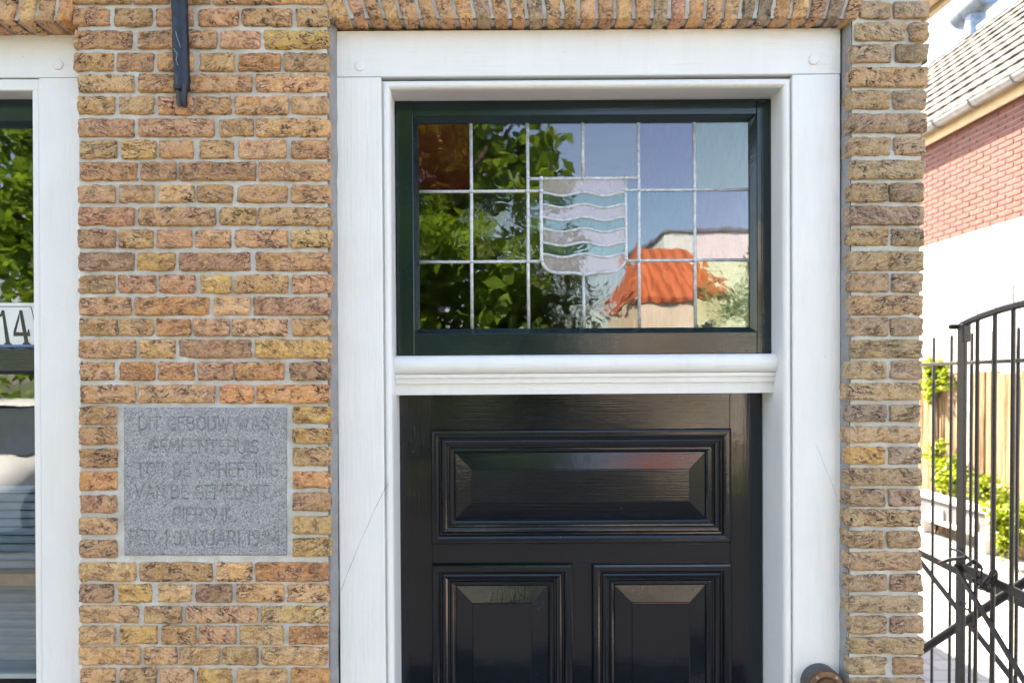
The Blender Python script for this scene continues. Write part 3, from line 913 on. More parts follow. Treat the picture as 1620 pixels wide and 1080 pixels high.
LC = [(856.6, 407), (857.6, 414), (861, 421.7), (868, 427.8), (875, 430.3), (885, 431.7), (897, 431.6), (908, 431.4), (917, 433), (923, 435.5)]
RC = [(990.4, 405), (989, 413), (986, 419), (981, 424), (976, 427.2), (969, 429.6), (960, 431), (948, 431.4), (936, 432.3), (929, 433.5), (923, 435.5)]
pane([(CX[2], RYp[3]), (CX[3], RYp[3])] + LC[::-1][:-2] + [(SL, 412.8), (CX[2], 412.8)], G_WAVY)
pane([(CX[3], RYp[3]), (CX[4], RYp[3]), (CX[4], 412.8), (989.5, 412.8)] + RC[2:], G_WAVY)
def wave(y, n=25):
    return [(SL + (SR - SL) * k / (n - 1), y + 2.8 * (1 - math.cos(4 * math.pi * k / (n - 1))) * (0.95 if k < n / 2 else 1.05)) for k in range(n)]
WV = [304.2, 323, 343.3, 361.3, 383.3, 401.3]
tops = [[(SL, TB), (SR, TB)]] + [wave(y) for y in WV]
for k in range(6):
    pane(tops[k + 1] + tops[k][::-1], G_SHIELD_PINK if k % 2 == 0 else G_SHIELD_GREEN, 0.12)
pane(LC + RC[::-1][1:] + tops[6][::-1], G_SHIELD_PINK, 0.12)
def came(pts, w=3.1):
    """lead strip: a flattened half-round along the joint"""
    P = [W(u, v, GY) for u, v in pts]
    r = w * (GY - CAM.y) / FPX
    bm = bmesh.new()
    tube_bm(bm, [(x, GY + 0.0012, z) for x, z in P], r, 10, True, 0.95)
    o = bm_obj('lead_came', bm, M_LEAD, fan, True)
    return o
for u in (CX[1], CX[2], CX[4], CX[5]): came([(u, RYp[0]), (u + .3, 300), (u - .2, 420), (u, RYp[3])], 2.7)
came([(CX[3], RYp[0]), (CX[3], TB)], 2.6); came([(CX[3], 435), (CX[3], RYp[3])], 2.6)
for r in (1, 2):
    came([(CX[0], RYp[r]), (CX[1], RYp[r] + .4), (SL, RYp[r])], 2.6); came([(SR, RYp[r]), (CX[4], RYp[r]), (CX[6], RYp[r] - .3)], 2.6)
came([(CX[2] - 1, TB), (CX[4] + 1, TB - .5)], 2.9)
came([(SL, TB), (SL, 345)] + [(u - .2, v) for u, v in LC], 2.8)
came([(SR, TB), (SR, 345)] + RC, 2.8)
for y in WV: came(wave(y), 2.3)
def solder(u, v):
    x, z = W(u, v, GY)
    r = 0.0058 * random.uniform(.85, 1.15)
    lathe('solder_joint', [(r, 0.0), (r * .92, 0.0040), (r * .6, 0.0060), (r * .2, 0.0066)], (x, GY, z), (0, -1, 0), M_LEAD, fan, 10)
for u in (CX[1], CX[2], CX[4], CX[5]):
    for r in (1, 2): solder(u, RYp[r])
for u, v in ((CX[3], TB), (SL, TB), (SR, TB), (SL, RYp[1]), (SR, RYp[1]), (CX[3], 435), (SL, 411), (SR - .5, 410)): solder(u, v)

# ------------------------------------------------------------------ door
DY = FY + 0.129
door = thing('door', 'glossy blue-black panelled wooden door under the leaded fanlight', 'door', (WX(919, DY), DY, WZ(800, DY)), (0, TILT * 0.8, 0))
dx0, dx1, dz1 = ox0 + 0.0015, ox1 - 0.0015, WZ(619, DY)
def DX(u): return WX(u, DY, 800)
def DZ(v): return WZ(v, DY)
MX = [DX(683.5), DX(904), DX(936.5), DX(1155)]     # outer edges of the mouldings
mu0, mu1, ml1 = DZ(857), DZ(679), DZ(890.5)
ml0 = 0.95
lo1, lo0 = 0.80, 0.28
DB = DY + 0.045
EPS = 0.0004
box('stile', dx0, MX[0] - EPS, DY, DB, 0.03, dz1, M_DOOR_Z, door, 0.001)
box('stile', MX[3] + EPS, dx1, DY, DB, 0.03, dz1, M_DOOR_Z, door, 0.001)
for z0, z1 in ((ml0, ml1), (lo0, lo1)):
    box('stile', MX[1] + EPS, MX[2] - EPS, DY + 0.0006, DB, z0 + EPS, z1 - EPS, M_DOOR_Z, door, 0.001)
for z0, z1 in ((mu1, dz1), (ml1, mu0), (lo1, ml0), (0.03, lo0)):
    box('rail', MX[0], MX[3], DY + 0.0006, DB, z0, z1, M_DOOR_X, door, 0.001)
K = 0.00164
MOULD = [(-0.5, 0.004), (-0.5, -0.008), (1, -0.0115), (4, -0.0130), (8, -0.0128), (11, -0.0105), (12.5, -0.0065), (13, -0.0015), (15, -0.0012), (16, -0.0045),
         (18.5, -0.0068), (21.5, -0.0062), (24, -0.0030), (25, 0.0030), (27.5, 0.0036), (29, 0.0012), (31.5, 0.0010), (34, 0.0035), (36.5, 0.0085), (37.5, 0.0125)]
def door_panel(x0, x1, z0, z1):
    mo = rect_loops('moulding', (x0, x1, z0, z1), [(d * K, DY + y) for d, y in MOULD], M_DOOR_X, door)
    rect_loops('panel', (x0, x1, z0, z1), [(37 * K, DY + 0.0130), (37.2 * K, DY + 0.0122), (63 * K, DY + 0.0050), (63.6 * K, DY + 0.0022), (64.5 * K, DY + 0.0018)], M_DOOR_X if x1 - x0 > z1 - z0 else M_DOOR_Z, door, True)
door_panel(MX[0], MX[3], mu0, mu1)
for z0, z1 in ((ml0, ml1), (lo0, lo1)):
    door_panel(MX[0], MX[1], z0, z1); door_panel(MX[2], MX[3], z0, z1)
box('door_back', dx0 + .01, dx1 - .01, DB + 0.001, DB + 0.012, 0.03, dz1 - .005, M_DOOR_Z, door)
box('threshold', fx0, fx1, -0.06, FB, 0.0, 0.018, M_GRANITE, house, 0.003)

# ------------------------------------------------------------------ bell pull on the right post
bx, bz = W(1295, 1077, FY)
bell = thing('bell_pull', 'round bronze bell pull with two screws on the white right post', 'doorbell', (bx, FY, bz))
lathe('base', [(0.0445, 0.0), (0.0445, 0.001), (0.0445, 0.030), (0.0425, 0.033)], (bx, FY, bz), (0, -1, 0), M_BRONZE_SIDE, bell, 40)
lathe('face_plate', [(0.0425, 0.0332), (0.0425, 0.0375), (0.0405, 0.0400), (0.0290, 0.0415), (0.0285, 0.0385), (0.0268, 0.0385)], (bx, FY, bz), (0, -1, 0), M_BRONZE, bell, 40)
lathe('pull_knob', [(0.0262, 0.036), (0.0262, 0.0425), (0.0240, 0.0455), (0.0190, 0.0448), (0.010, 0.046), (0.0090, 0.060), (0.0150, 0.070), (0.0140, 0.078), (0.006, 0.081)], (bx, FY, bz), (0, -1, 0), M_BRONZE, bell, 32)
for dx in (-0.0225, 0.0225):
    lathe('screw', [(0.0038, 0.039), (0.0038, 0.0418), (0.003, 0.0428)], (bx + dx, FY, bz + 0.0265), (0, -1, 0), M_STEEL, bell, 12)

# ------------------------------------------------------------------ iron wall tie
ax0, az0 = W(286, 172, -0.03)
tie = thing('wall_tie', 'dark blue-black iron wall tie with a hooked foot on the brick pier', 'wall tie', (W(281, 90)[0], 0, W(281, 90)[1]))
ptop = W(279, -70, -0.022); pbot = W(285, 140, -0.026)
def iron_bar():
    bm = bmesh.new()
    n = 46
    rings = []
    for k in range(n):
        t = k / (n - 1)
        x = ptop[0] + (pbot[0] - ptop[0]) * t; z = ptop[1] + (pbot[1] - ptop[1]) * t
        w = 0.0172 - 0.0014 * t; d = 0.011
        j = [random.uniform(-.0007, .0007) for _ in range(8)]
        prof = [(-w, d), (-w, -d * .3), (-w * .55, -d), (0, -d * 1.15), (w * .55, -d), (w, -d * .3), (w, d), (0, d)]
        rings.append([bm.verts.new((x + a + q, -0.018 + b + q, z)) for (a, b), q in zip(prof, j)])
    for r0, r1 in zip(rings, rings[1:]):
        for k in range(8): bm.faces.new((r0[k], r0[(k + 1) % 8], r1[(k + 1) % 8], r1[k]))
    bm.faces.new(rings[0]); bm.faces.new(rings[-1][::-1])
    return bm
o = bm_obj('bar', iron_bar(), M_IRON, tie); shade_auto(o, 30)
hx, hz = pbot
hk = [(hx + 0.0015, -0.020, hz + 0.010), (hx + 0.001, -0.020, hz - 0.010), (hx + 0.000, -0.018, hz - 0.024), (hx + 0.000, -0.016, hz - 0.030), (hx + 0.001, -0.014, hz - 0.036)]
tube('hook', hk, [0.0150, 0.0128, 0.0122, 0.0120, 0.0115], M_IRON, tie, 10, 0.8)
tube('hook_lip', [(hx - 0.012, -0.026, hz + 0.004), (hx - 0.004, -0.033, hz - 0.001), (hx + 0.006, -0.031, hz - 0.001)], [0.006, 0.0065, 0.006], M_IRON, tie, 8)
for k, (dx, dz) in enumerate(((0.000, 0.09), (-0.005, 0.05))):
    P = [(hx + dx + random.uniform(-.006, .006), -0.0325 - .001 * j, hz + dz + 0.012 * j) for j in range(4)]
    tube('cobweb', P, 0.00022, M_ENAMEL, tie, 4)

# ------------------------------------------------------------------ inscription stone
FONT = {
    'A': (.62, [[(0, 0), (.31, 1), (.62, 0)], [(.11, .34), (.51, .34)]]),
    'B': (.52, [[(0, 0), (0, 1), (.3, 1), (.46, .9), (.46, .66), (.3, .54), (0, .54)], [(.3, .54), (.5, .42), (.5, .13), (.33, 0), (0, 0)]]),
    'D': (.56, [[(0, 0), (0, 1), (.26, 1), (.46, .86), (.56, .6), (.56, .4), (.46, .14), (.26, 0), (0, 0)]]),
    'E': (.46, [[(.46, 1), (0, 1), (0, 0), (.46, 0)], [(0, .53), (.38, .53)]]),
    'F': (.46, [[(.46, 1), (0, 1), (0, 0)], [(0, .53), (.38, .53)]]),
    'G': (.58, [[(.55, .86), (.42, 1), (.22, 1), (.07, .86), (0, .6), (0, .4), (.07, .14), (.22, 0), (.42, 0), (.56, .14), (.56, .44), (.34, .44)]]),
    'H': (.54, [[(0, 0), (0, 1)], [(.54, 0), (.54, 1)], [(0, .52), (.54, .52)]]),
    'I': (.04, [[(.02, 0), (.02, 1)]]),
    'J': (.40, [[(.38, 1), (.38, .2), (.28, .03), (.13, 0), (0, .12)]]),
    'L': (.44, [[(0, 1), (0, 0), (.44, 0)]]),
    'M': (.72, [[(0, 0), (.06, 1), (.36, .28), (.66, 1), (.72, 0)]]),
    'N': (.56, [[(0, 0), (0, 1), (.56, 0), (.56, 1)]]),
    'O': (.62, [[(.31, 1), (.14, .93), (.03, .72), (0, .5), (.03, .28), (.14, .07), (.31, 0), (.48, .07), (.59, .28), (.62, .5), (.59, .72), (.48, .93), (.31, 1)]]),
    'P': (.48, [[(0, 0), (0, 1), (.3, 1), (.45, .9), (.48, .74), (.42, .56), (.28, .48), (0, .48)]]),
    'R': (.52, [[(0, 0), (0, 1), (.3, 1), (.46, .9), (.48, .74), (.42, .58), (.28, .5), (0, .5)], [(.24, .5), (.52, 0)]]),
    'S': (.50, [[(.48, .84), (.38, .98), (.16, 1), (.03, .86), (.05, .66), (.25, .53), (.45, .40), (.5, .2), (.38, .03), (.14, 0), (0, .14)]]),
    'T': (.56, [[(0, 1), (.56, 1)], [(.28, 1), (.28, 0)]]),
    'U': (.56, [[(0, 1), (0, .26), (.08, .08), (.28, 0), (.48, .08), (.56, .26), (.56, 1)]]),
    'V': (.60, [[(0, 1), (.3, 0), (.6, 1)]]),
    'W': (.86, [[(0, 1), (.2, 0), (.43, .8), (.66, 0), (.86, 1)]]),
    '1': (.20, [[(0, .8), (.16, 1), (.16, 0)]]),
    '9': (.50, [[(.5, .66), (.42, .5), (.26, .44), (.08, .52), (0, .7), (.06, .92), (.25, 1), (.43, .92), (.5, .7), (.46, .3), (.34, .06), (.14, 0)]]),
    '8': (.50, [[(.25, 1), (.08, .92), (.06, .68), (.25, .54), (.44, .68), (.42, .92), (.25, 1)], [(.25, .54), (.03, .38), (.03, .12), (.25, 0), (.47, .12), (.47, .38), (.25, .54)]]),
    '4': (.54, [[(.40, 0), (.40, 1), (0, .28), (.54, .28)]]),
}
TEXT = [('DIT GEBOUW WAS', 165, 1015, 125, 210), ('GEMEENTEHUIS', 240, 945, 277, 362), ('TOT DE OPHEFFING', 148, 1075, 427, 515),
        ('VAN DE GEMEENTE', 140, 1025, 575, 662), ('PIERSHIL', 390, 795, 722, 812), ('PER 1 JANUARI 1984', 105, 1090, 872, 965)]
def stone():
    x0, z1 = W(194.5, 644.5); x1, z0 = W(453.3, 878.5)
    step = 0.00105
    nx, nz = int((x1 - x0) / step), int((z1 - z0) / step)
    gx, gz = np.meshgrid(np.linspace(x0, x1, nx), np.linspace(z0, z1, nz))
    dist = np.full(gx.shape, 1.0)
    for s, a, b, c, d in TEXT:
        xa, zt_ = W(180 + a / 4.153, 630 + c / 4.153); xb, zb_ = W(180 + b / 4.153, 630 + d / 4.153)
        h = zt_ - zb_
        ws = [FONT[ch][0] if ch != ' ' else 0.16 for ch in s]
        gap = ((xb - xa) / h * 1.0 - sum(ws)) / (len(s) - 1)
        sc = 1.0
        if gap < 0.14:
            sc = ((xb - xa) / h - 0.16 * (len(s) - 1)) / sum(ws); gap = 0.16
        x = xa
        for ch, w in zip(s, ws):
            if ch != ' ':
                for line in FONT[ch][1]:
                    for (p, q), (r, t) in zip(line, line[1:]):
                        ax, az, bx_, bz_ = x + p * sc * h, zb_ + q * h, x + r * sc * h, zb_ + t * h
                        m = 0.004
                        i0 = max(0, int((min(ax, bx_) - m - x0) / step)); i1 = min(nx, int((max(ax, bx_) + m - x0) / step) + 2)
                        k0 = max(0, int((min(az, bz_) - m - z0) / step)); k1 = min(nz, int((max(az, bz_) + m - z0) / step) + 2)
                        X, Z = gx[k0:k1, i0:i1], gz[k0:k1, i0:i1]
                        dx, dz = bx_ - ax, bz_ - az
                        u = np.clip(((X - ax) * dx + (Z - az) * dz) / (dx * dx + dz * dz + 1e-12), 0, 1)
                        dd = np.hypot(X - ax - u * dx, Z - az - u * dz)
                        dist[k0:k1, i0:i1] = np.minimum(dist[k0:k1, i0:i1], dd)
            x += (w * sc + gap) * h
    wear = 0.75 + 0.35 * fbm(gx * 18, gz * 18, gx * 0 + 2, 3)
    groove = np.clip(1 - dist / 0.0030, 0, 1) * 0.0050 * wear
    e = np.minimum(np.minimum(gx - x0, x1 - gx), np.minimum(gz - z0, z1 - gz))
    Y = 0.0005 + groove + 0.0003 * fbm(gx * 300, gz * 300, gx * 0, 3) + 0.003 * np.exp(-e / 0.0018)
    v = np.stack([gx, Y, gz], -1).reshape(-1, 3)
    idx = np.arange(nx * nz).reshape(nz, nx)
    f = np.stack([idx[:-1, :-1], idx[:-1, 1:], idx[1:, 1:], idx[1:, :-1]], -1).reshape(-1, 4)
    ring = np.concatenate([idx[0, :], idx[1:, -1], idx[-1, -2::-1], idx[-2:0:-1, 0]])
    w = v[ring].copy(); w[:, 1] = 0.05
    cur = np.arange(len(v), len(v) + len(ring))
    f = np.concatenate([f, np.stack([ring, cur, np.roll(cur, -1), np.roll(ring, -1)], -1)])
    o = mesh_obj('inscription_stone', np.concatenate([v, w]), f, M_GRANITE, None, True)
    tag(o, 'grey granite stone with six carved lines of lettering set in the brick pier', 'plaque')
stone()

# ------------------------------------------------------------------ window on the left
wf = thing('window', 'white framed sash window with dark green sashes left of the brick pier', 'window', (WX(-300, WY), WY, WZ(560, WY)))
wx1 = WX(128.5, WY); wo1 = WX(51.5, WY); wb = 0.019
wx0, wo0 = X_WIN0 + 0.004, X_WIN0 + 0.13
wz1, woz1, wjz = WZ(54.5, WY), WZ(142.5, WY), WZ(123, WY)
wsill = 0.60
WB = 0.26
box('post', wo1 + wb, wx1, WY, WB, wsill, wjz - .0006, M_WHITE_Z, wf, 0.002)
box('post', wx0, wo0 - wb, WY, WB, wsill, wjz - .0006, M_WHITE_Z, wf, 0.002)
box('head_rail', wx0, wx1 + .001, WY + .0006, WB, wjz + .0006, wz1, M_WHITE_X, wf, 0.002)
box('bead', wo1, wo1 + wb - 0.0015, WY + 0.0035, WB, wsill, woz1 + 0.002, M_WHITE_Z, wf, 0.004)
box('bead', wo0 - wb + 0.0015, wo0, WY + 0.0035, WB, wsill, woz1 + 0.002, M_WHITE_Z, wf, 0.004)
box('bead', wo0 - wb, wo1 + wb, WY + 0.004, WB, woz1, wjz - 0.001, M_WHITE_X, wf, 0.004)
box('sill', wx0, wx1, -0.05, WB, 0.552, wsill - 0.001, M_WHITE_X, wf, 0.004)
x, z = W(92, 102.5, WY)
lathe('peg', [(0.0125, -0.004), (0.0125, 0.0016), (0.0118, 0.0026), (0.0095, 0.003)], (x, WY, z), (0, -1, 0), M_WHITE_X, wf, 24)

WSY = WY + 0.055
def sash(z0, z1, y, top, bottom):
    a, b, st = wo0 + .001, wo1 - .001, 0.026
    r0 = (a + st, b - st, z0 + bottom, z1 - top)
    V = []
    for (p, q, r, w_), yy in (((a, b, z0, z1), y + .04), ((a, b, z0, z1), y), (r0, y), (r0, y + .04)):
        V += [(p, yy, r), (q, yy, r), (q, yy, w_), (p, yy, w_)]
    t = mesh_obj('sash', V, [(4 * k + j, 4 * k + (j + 1) % 4, 4 * k + 4 + (j + 1) % 4, 4 * k + 4 + j) for k in (0, 1, 2) for j in range(4)], M_GREEN_X, wf)
    V = []; i = 0.011
    for (p, q, r, w_), yy in ((r0, y + .003), ((r0[0] + i, r0[1] - i, r0[2] + i, r0[3] - i), y + 0.018), ((r0[0] + i, r0[1] - i, r0[2] + i, r0[3] - i), y + 0.024)):
        V += [(p, yy, r), (q, yy, r), (q, yy, w_), (p, yy, w_)]
    mesh_obj('putty_bevel', V, [(4 * k + j, 4 * k + (j + 1) % 4, 4 * k + 4 + (j + 1) % 4, 4 * k + 4 + j) for k in (0, 1) for j in range(4)], M_GREEN_X, t)
    box('pane', r0[0] + .004, r0[1] - .004, y + 0.020, y + 0.024, r0[2] + .004, r0[3] - .004, G_WINDOW, t)
zu1 = woz1 - .001; zu0 = WZ(586, WSY)
sash(zu0, zu1, WSY, WZ(165, WSY) - WZ(191, WSY) + (woz1 - WZ(165, WSY)), WZ(553, WSY) - zu0)
sash(wsill + .002, zu0 + 0.03, WSY + 0.045, 0.028, 0.07)
# house number plate behind the upper pane
NY = WSY + 0.0155
num = thing('house_number', 'white enamel house number plate reading 14 at the foot of the upper left window pane', 'sign', (WX(0, NY), NY, WZ(546, NY)))
def npoly(name, pts, y0, y1, mat):
    prism(name, [W(px / 6.743, 460 + py / 6.743, NY) for px, py in pts], y0, y1, mat, num)
px1 = WX(57, NY)
prism('plate', [(WX(-44, NY), WZ(545, NY)), (px1, WZ(545, NY)), (px1 - .004, WZ(479, NY)), (WX(-48, NY), WZ(479, NY))], NY, NY + 0.002, M_ENAMEL, num)
f = NY - 0.0008
npoly('digit', [(205, 207), (238, 207), (304, 545), (262, 545)], f, NY + .001, M_BLACK)
npoly('digit_stroke', [(207, 230), (207, 290), (170, 440), (148, 440), (148, 425)], f - .0002, NY + .001, M_BLACK)
npoly('digit_stroke', [(146, 438), (296, 445), (300, 415), (310, 410), (322, 482), (146, 482)], f - .0004, NY + .001, M_BLACK)
npoly('digit_stroke', [(240, 572), (250, 556), (268, 540), (300, 540), (316, 556), (330, 565), (330, 572)], f - .0006, NY + .001, M_BLACK)
npoly('digit', [(20, 210), (45, 207), (104, 545), (62, 545)], f, NY + .001, M_BLACK)
npoly('digit_stroke', [(45, 207), (48, 250), (-14, 292), (-14, 262), (10, 240), (20, 207)], f - .0002, NY + .001, M_BLACK)
npoly('digit_stroke', [(44, 572), (56, 556), (68, 540), (100, 540), (112, 556), (126, 565), (126, 572)], f - .0004, NY + .001, M_BLACK)
npoly('border_line', [(-250, 164), (320, 164), (330, 168), (338, 178), (372, 330), (372, 345), (332, 184), (325, 174), (318, 171), (-250, 171)], f, NY + .001, M_BLACK)
box('blue_edge', WX(-44, NY), px1, NY - 0.002, NY + 0.004, WZ(553.5, NY), WZ(545.4, NY), M_BLUE, num)
# slatted blind behind the lower sash
bl = thing('window_blind', 'pale blue slatted blind behind the lower left window pane', 'blind', ((wo0 + wo1) / 2, 0.33, wsill))
BY = 0.32
zs = WZ(772, BY); pz = 0.0235
slat_me = None
k = 0
while zs - k * pz > WZ(1062, BY):
    z = zs - k * pz
    if slat_me is None:
        prof = [(BY - 0.006, z - 0.011), (BY + 0.004, z - 0.004), (BY + 0.010, z + 0.006), (BY + 0.0112, z + 0.006), (BY + 0.005, z - 0.005), (BY - 0.005, z - 0.012)]
        so = extrude_x('slat', prof, wo0 - .02, wo1 + .04, M_BLIND, bl, False)
        slat_me = so
    else:
        c = slat_me.copy(); COL.objects.link(c); c.location.z -= k * pz
    k += 1
box('bottom_rail', wo0 - .02, wo1 + .04, BY - .008, BY + .012, WZ(1071, BY), WZ(1063, BY), M_ENAMEL, bl, 0.002)
lg = box('window_ledge', wo0 - .02, wo1 + .06, 0.262, 0.30, WZ(925, 0.27), WZ(906, 0.27), M_LEDGE, None, 0.002)
tag(lg, 'narrow brown ledge across the lower left window behind the glass', 'ledge')

# ------------------------------------------------------------------ neighbour's house on the right
NX = 5.6; AG = 0.20
M_RED = simple('red_brick', (0.19, 0.068, 0.05), 0.85, 0, 14, 0.3, 120, 0.002)
M_NMORT = simple('pale_mortar', (0.31, 0.27, 0.255), 0.9, 0, 20, 0.15)
def make_painted_brick():
    m, nt, b = newmat('white_painted_brick')
    tc = nt.nodes.new('ShaderNodeTexCoord')
    sp = nd(nt, 'SeparateXYZ', i0=tc.outputs['Object'])
    cv = nd(nt, 'CombineXYZ', X=sp.outputs[1], Y=sp.outputs[2], Z=0.0).outputs[0]
    bt = nd(nt, 'TexBrick', Vector=cv, Color1=(0.46, 0.445, 0.42, 1), Color2=(0.30, 0.29, 0.27, 1), Mortar=(0.10, 0.09, 0.08, 1), Scale=1.0, Mortar_Size=0.006, Brick_Width=0.222, Row_Height=0.062)
    pw = ramp(nt, noise(nt, tc.outputs['Object'], 3.0, 5, 0.7), [(0.46, 0.0), (0.62, 0.85)])
    nt.links.new(mixc(nt, pw, (0.46, 0.445, 0.42), bt.outputs[0]), b.inputs['Base Color'])
    b.inputs['Roughness'].default_value = 0.7
    bump(nt, b, mth(nt, 'ADD', mth(nt, 'MULTIPLY', bt.outputs['Fac'], -1.0), mth(nt, 'MULTIPLY', noise(nt, tc.outputs['Object'], 30, 4), 0.7)), 0.8, 0.006)
    return m
M_PAINTED = make_painted_brick()
M_ZINC = simple('zinc', (0.27, 0.28, 0.29), 0.45, 0.5, 10, 0.2)
M_LEADBLUE = simple('lead_sheet', (0.20, 0.25, 0.33), 0.5, 0.4, 14, 0.3)
M_TILE = simple('grey_roof_tile', (0.105, 0.098, 0.088), 0.85, 0, 9, 0.22, 80, 0.004)
nh = thing('neighbour_house', 'house with red brick over white painted wall and grey tiled roof beyond the gate', 'house', (NX, 6, AG))
NB = CAM.z + 0.305 * NX; NG = CAM.z + 0.531 * NX
box('painted_wall', NX - 0.012, NX + 0.3, 3.4, 14, AG - .3, NB, M_PAINTED, nh)
box('brick_backing', NX + 0.006, NX + 0.3, 3.4, 14, NB + .001, NG + 0.1, M_NMORT, nh)
bm = bmesh.new(); bm_box(bm, -0.05, 0.0, -0.105, 0.105, -0.0225, 0.0225)
bmesh.ops.bevel(bm, geom=bm.edges[:], offset=0.003, segments=1, affect='EDGES')
rme = bpy.data.meshes.new('brick'); bm.to_mesh(rme); bm.free(); rme.materials.append(M_RED)
V, F, base = [], [], 0
cc = np.array([(-.05, -.105, -.0255), (-.05, .105, -.0255), (-.05, .105, .0255), (-.05, -.105, .0255), (0, -.105, -.0255), (0, .105, -.0255), (0, .105, .0255), (0, -.105, .0255)])
row = 0; z = NB + 0.031
while z < NG + 0.05:
    y = 3.5 + (0.111 if row % 2 else 0)
    while y < 13.9:
        cx = NX + 0.046 + random.uniform(-.002, .002)
        if 5.15 < y < 7.75:
            o = bpy.data.objects.new('brick', rme); COL.objects.link(o); o.parent = nh
            o.location = Vector((cx, y, z)) - ORG[nh.name]
        else:
            V.append(cc + np.array((cx, y, z))); F.append(np.array([(0, 3, 2, 1), (0, 1, 5, 4), (3, 7, 6, 2), (0, 4, 7, 3), (1, 2, 6, 5)]) + base); base += 8
        y += 0.222
    z += 0.0622; row += 1
o = mesh_obj('brick_courses', np.concatenate(V), np.concatenate(F), M_RED, nh); o['kind'] = 'stuff'
box('soffit_board', NX - 0.06, NX + 0.10, 3.2, 14.1, NG + 0.056, NG + 0.08, M_CREAM, nh, 0.003)
box('fascia_board', NX - 0.082, NX - 0.062, 3.2, 14.1, NG - 0.02, NG + 0.16, M_CREAM, nh, 0.003)
# half-round gutter with brackets
gx, gz, gr = NX - 0.165, NG + 0.155, 0.078
prof = []
for k in range(17):
    a = math.pi + math.pi * k / 16; prof.append((gx + gr * math.cos(a), gz + gr * math.sin(a)))
prof.append((gx + gr + .002, gz + .010)); prof.insert(0, (gx - gr - .004, gz + .006))
for k in range(15, -1, -1):
    a = math.pi + math.pi * k / 16; prof.append((gx + (gr - .004) * math.cos(a), gz + (gr - .004) * math.sin(a)))
n = len(prof)
V = [(a, 3.2, b) for a, b in prof] + [(a, 14.1, b) for a, b in prof]
o = mesh_obj('gutter', V, [(i, (i + 1) % n, n + (i + 1) % n, n + i) for i in range(n)], M_ZINC, nh); shade_auto(o, 50)
gut = o
for y in np.arange(3.6, 13, 0.62):
    P = [(gx + (gr + .004) * math.cos(a), y, gz + (gr + .004) * math.sin(a)) for a in np.linspace(math.pi, 2 * math.pi, 11)]
    tube('bracket', P, 0.011, M_ZINC, gut, 6, 0.4)
# roof tiles at 45 degrees
EX0, EZ0 = NX - 0.12, NG + 0.19
NROW, RS, TW = 11, 0.325, 0.245
tv = []
for k in range(5):
    a = k / 4
    hgt = 0.014 * math.sin(a * math.pi) ** 2 + (0.006 if k in (0, 4) else 0)
    for s_, lift in ((0.0, 0.040), (RS + 0.06, 0.006)):
        for th in (0.0, -0.022):
            tv.append((a * TW * 0.985 - TW / 2, s_, hgt + lift + th))
tf = []
for k in range(4):
    b0, b1 = 4 * k, 4 * k + 4
    tf += [(b0, b1, b1 + 2, b0 + 2), (b0 + 1, b0 + 3, b1 + 3, b1 + 1), (b0, b0 + 1, b1 + 1, b1), (b0 + 2, b1 + 2, b1 + 3, b0 + 3)]
tf += [(0, 2, 3, 1), (16, 17, 19, 18)]
c45 = math.cos(R(45))
tvw = np.array([((s_ * c45 - h * c45), a, (s_ * c45 + h * c45)) for a, s_, h in tv])
tme = bpy.data.meshes.new('roof_tile'); tme.from_pydata(tvw.tolist(), [], tf); tme.materials.append(M_TILE); tme.update()
V, F, base = [], [], 0
for r in range(NROW):
    t = r / (NROW - 1)
    y = 3.2 + (TW / 2 if r % 2 else 0)
    while y < 14:
        p = np.array((EX0 + r * RS * c45, y, EZ0 + r * RS * c45)) + rng.uniform(-.004, .004, 3)
        if 4.7 + 3.2 * t < y < 6.9 + 4.9 * t:
            o = bpy.data.objects.new('roof_tile', tme); COL.objects.link(o); o.parent = nh
            o.location = Vector(p.tolist()) - ORG[nh.name]
        else:
            V.append(tvw + p); F += [tuple(i + base for i in q) for q in tf]; base += len(tvw)
        y += TW
o = mesh_obj('tile_field', np.concatenate(V), F, M_TILE, nh); o['kind'] = 'stuff'
RXT, RZT = EX0 + NROW * RS * c45, EZ0 + NROW * RS * c45
mesh_obj('roof_deck', [(EX0, 3.2, EZ0 - .03), (EX0, 14.1, EZ0 - .03), (RXT, 14.1, RZT - .03), (RXT, 3.2, RZT - .03), (2 * RXT - EX0, 14.1, EZ0 - .03), (2 * RXT - EX0, 3.2, EZ0 - .03)],
         [(0, 1, 2, 3), (3, 2, 4, 5)], M_TILE, nh)
box('rear_wall', NX + .31, 2 * RXT - NX, 3.45, 13.9, AG - .2, NG, M_NMORT, nh)
tube('ridge_roll', [(RXT, 3.2, RZT + .02), (RXT, 14.1, RZT + .02)], 0.085, M_LEADBLUE, nh, 10)
# flue with a round hood on the ridge
ry = 9.72
rxx = RXT
fl = thing('roof_flue', 'blue-grey metal flue hood on the ridge of the tiled roof', 'flue', (rxx, ry, RZT))
tube('pipe', [(rxx, ry, RZT - .05), (rxx, ry, RZT + 0.42)], 0.15, M_LEADBLUE, fl, 16)
tube('hood', [(rxx - .05, ry + .3, RZT + 0.40), (rxx, ry - .3, RZT + .52)], 0.21, M_LEADBLUE, fl, 18)

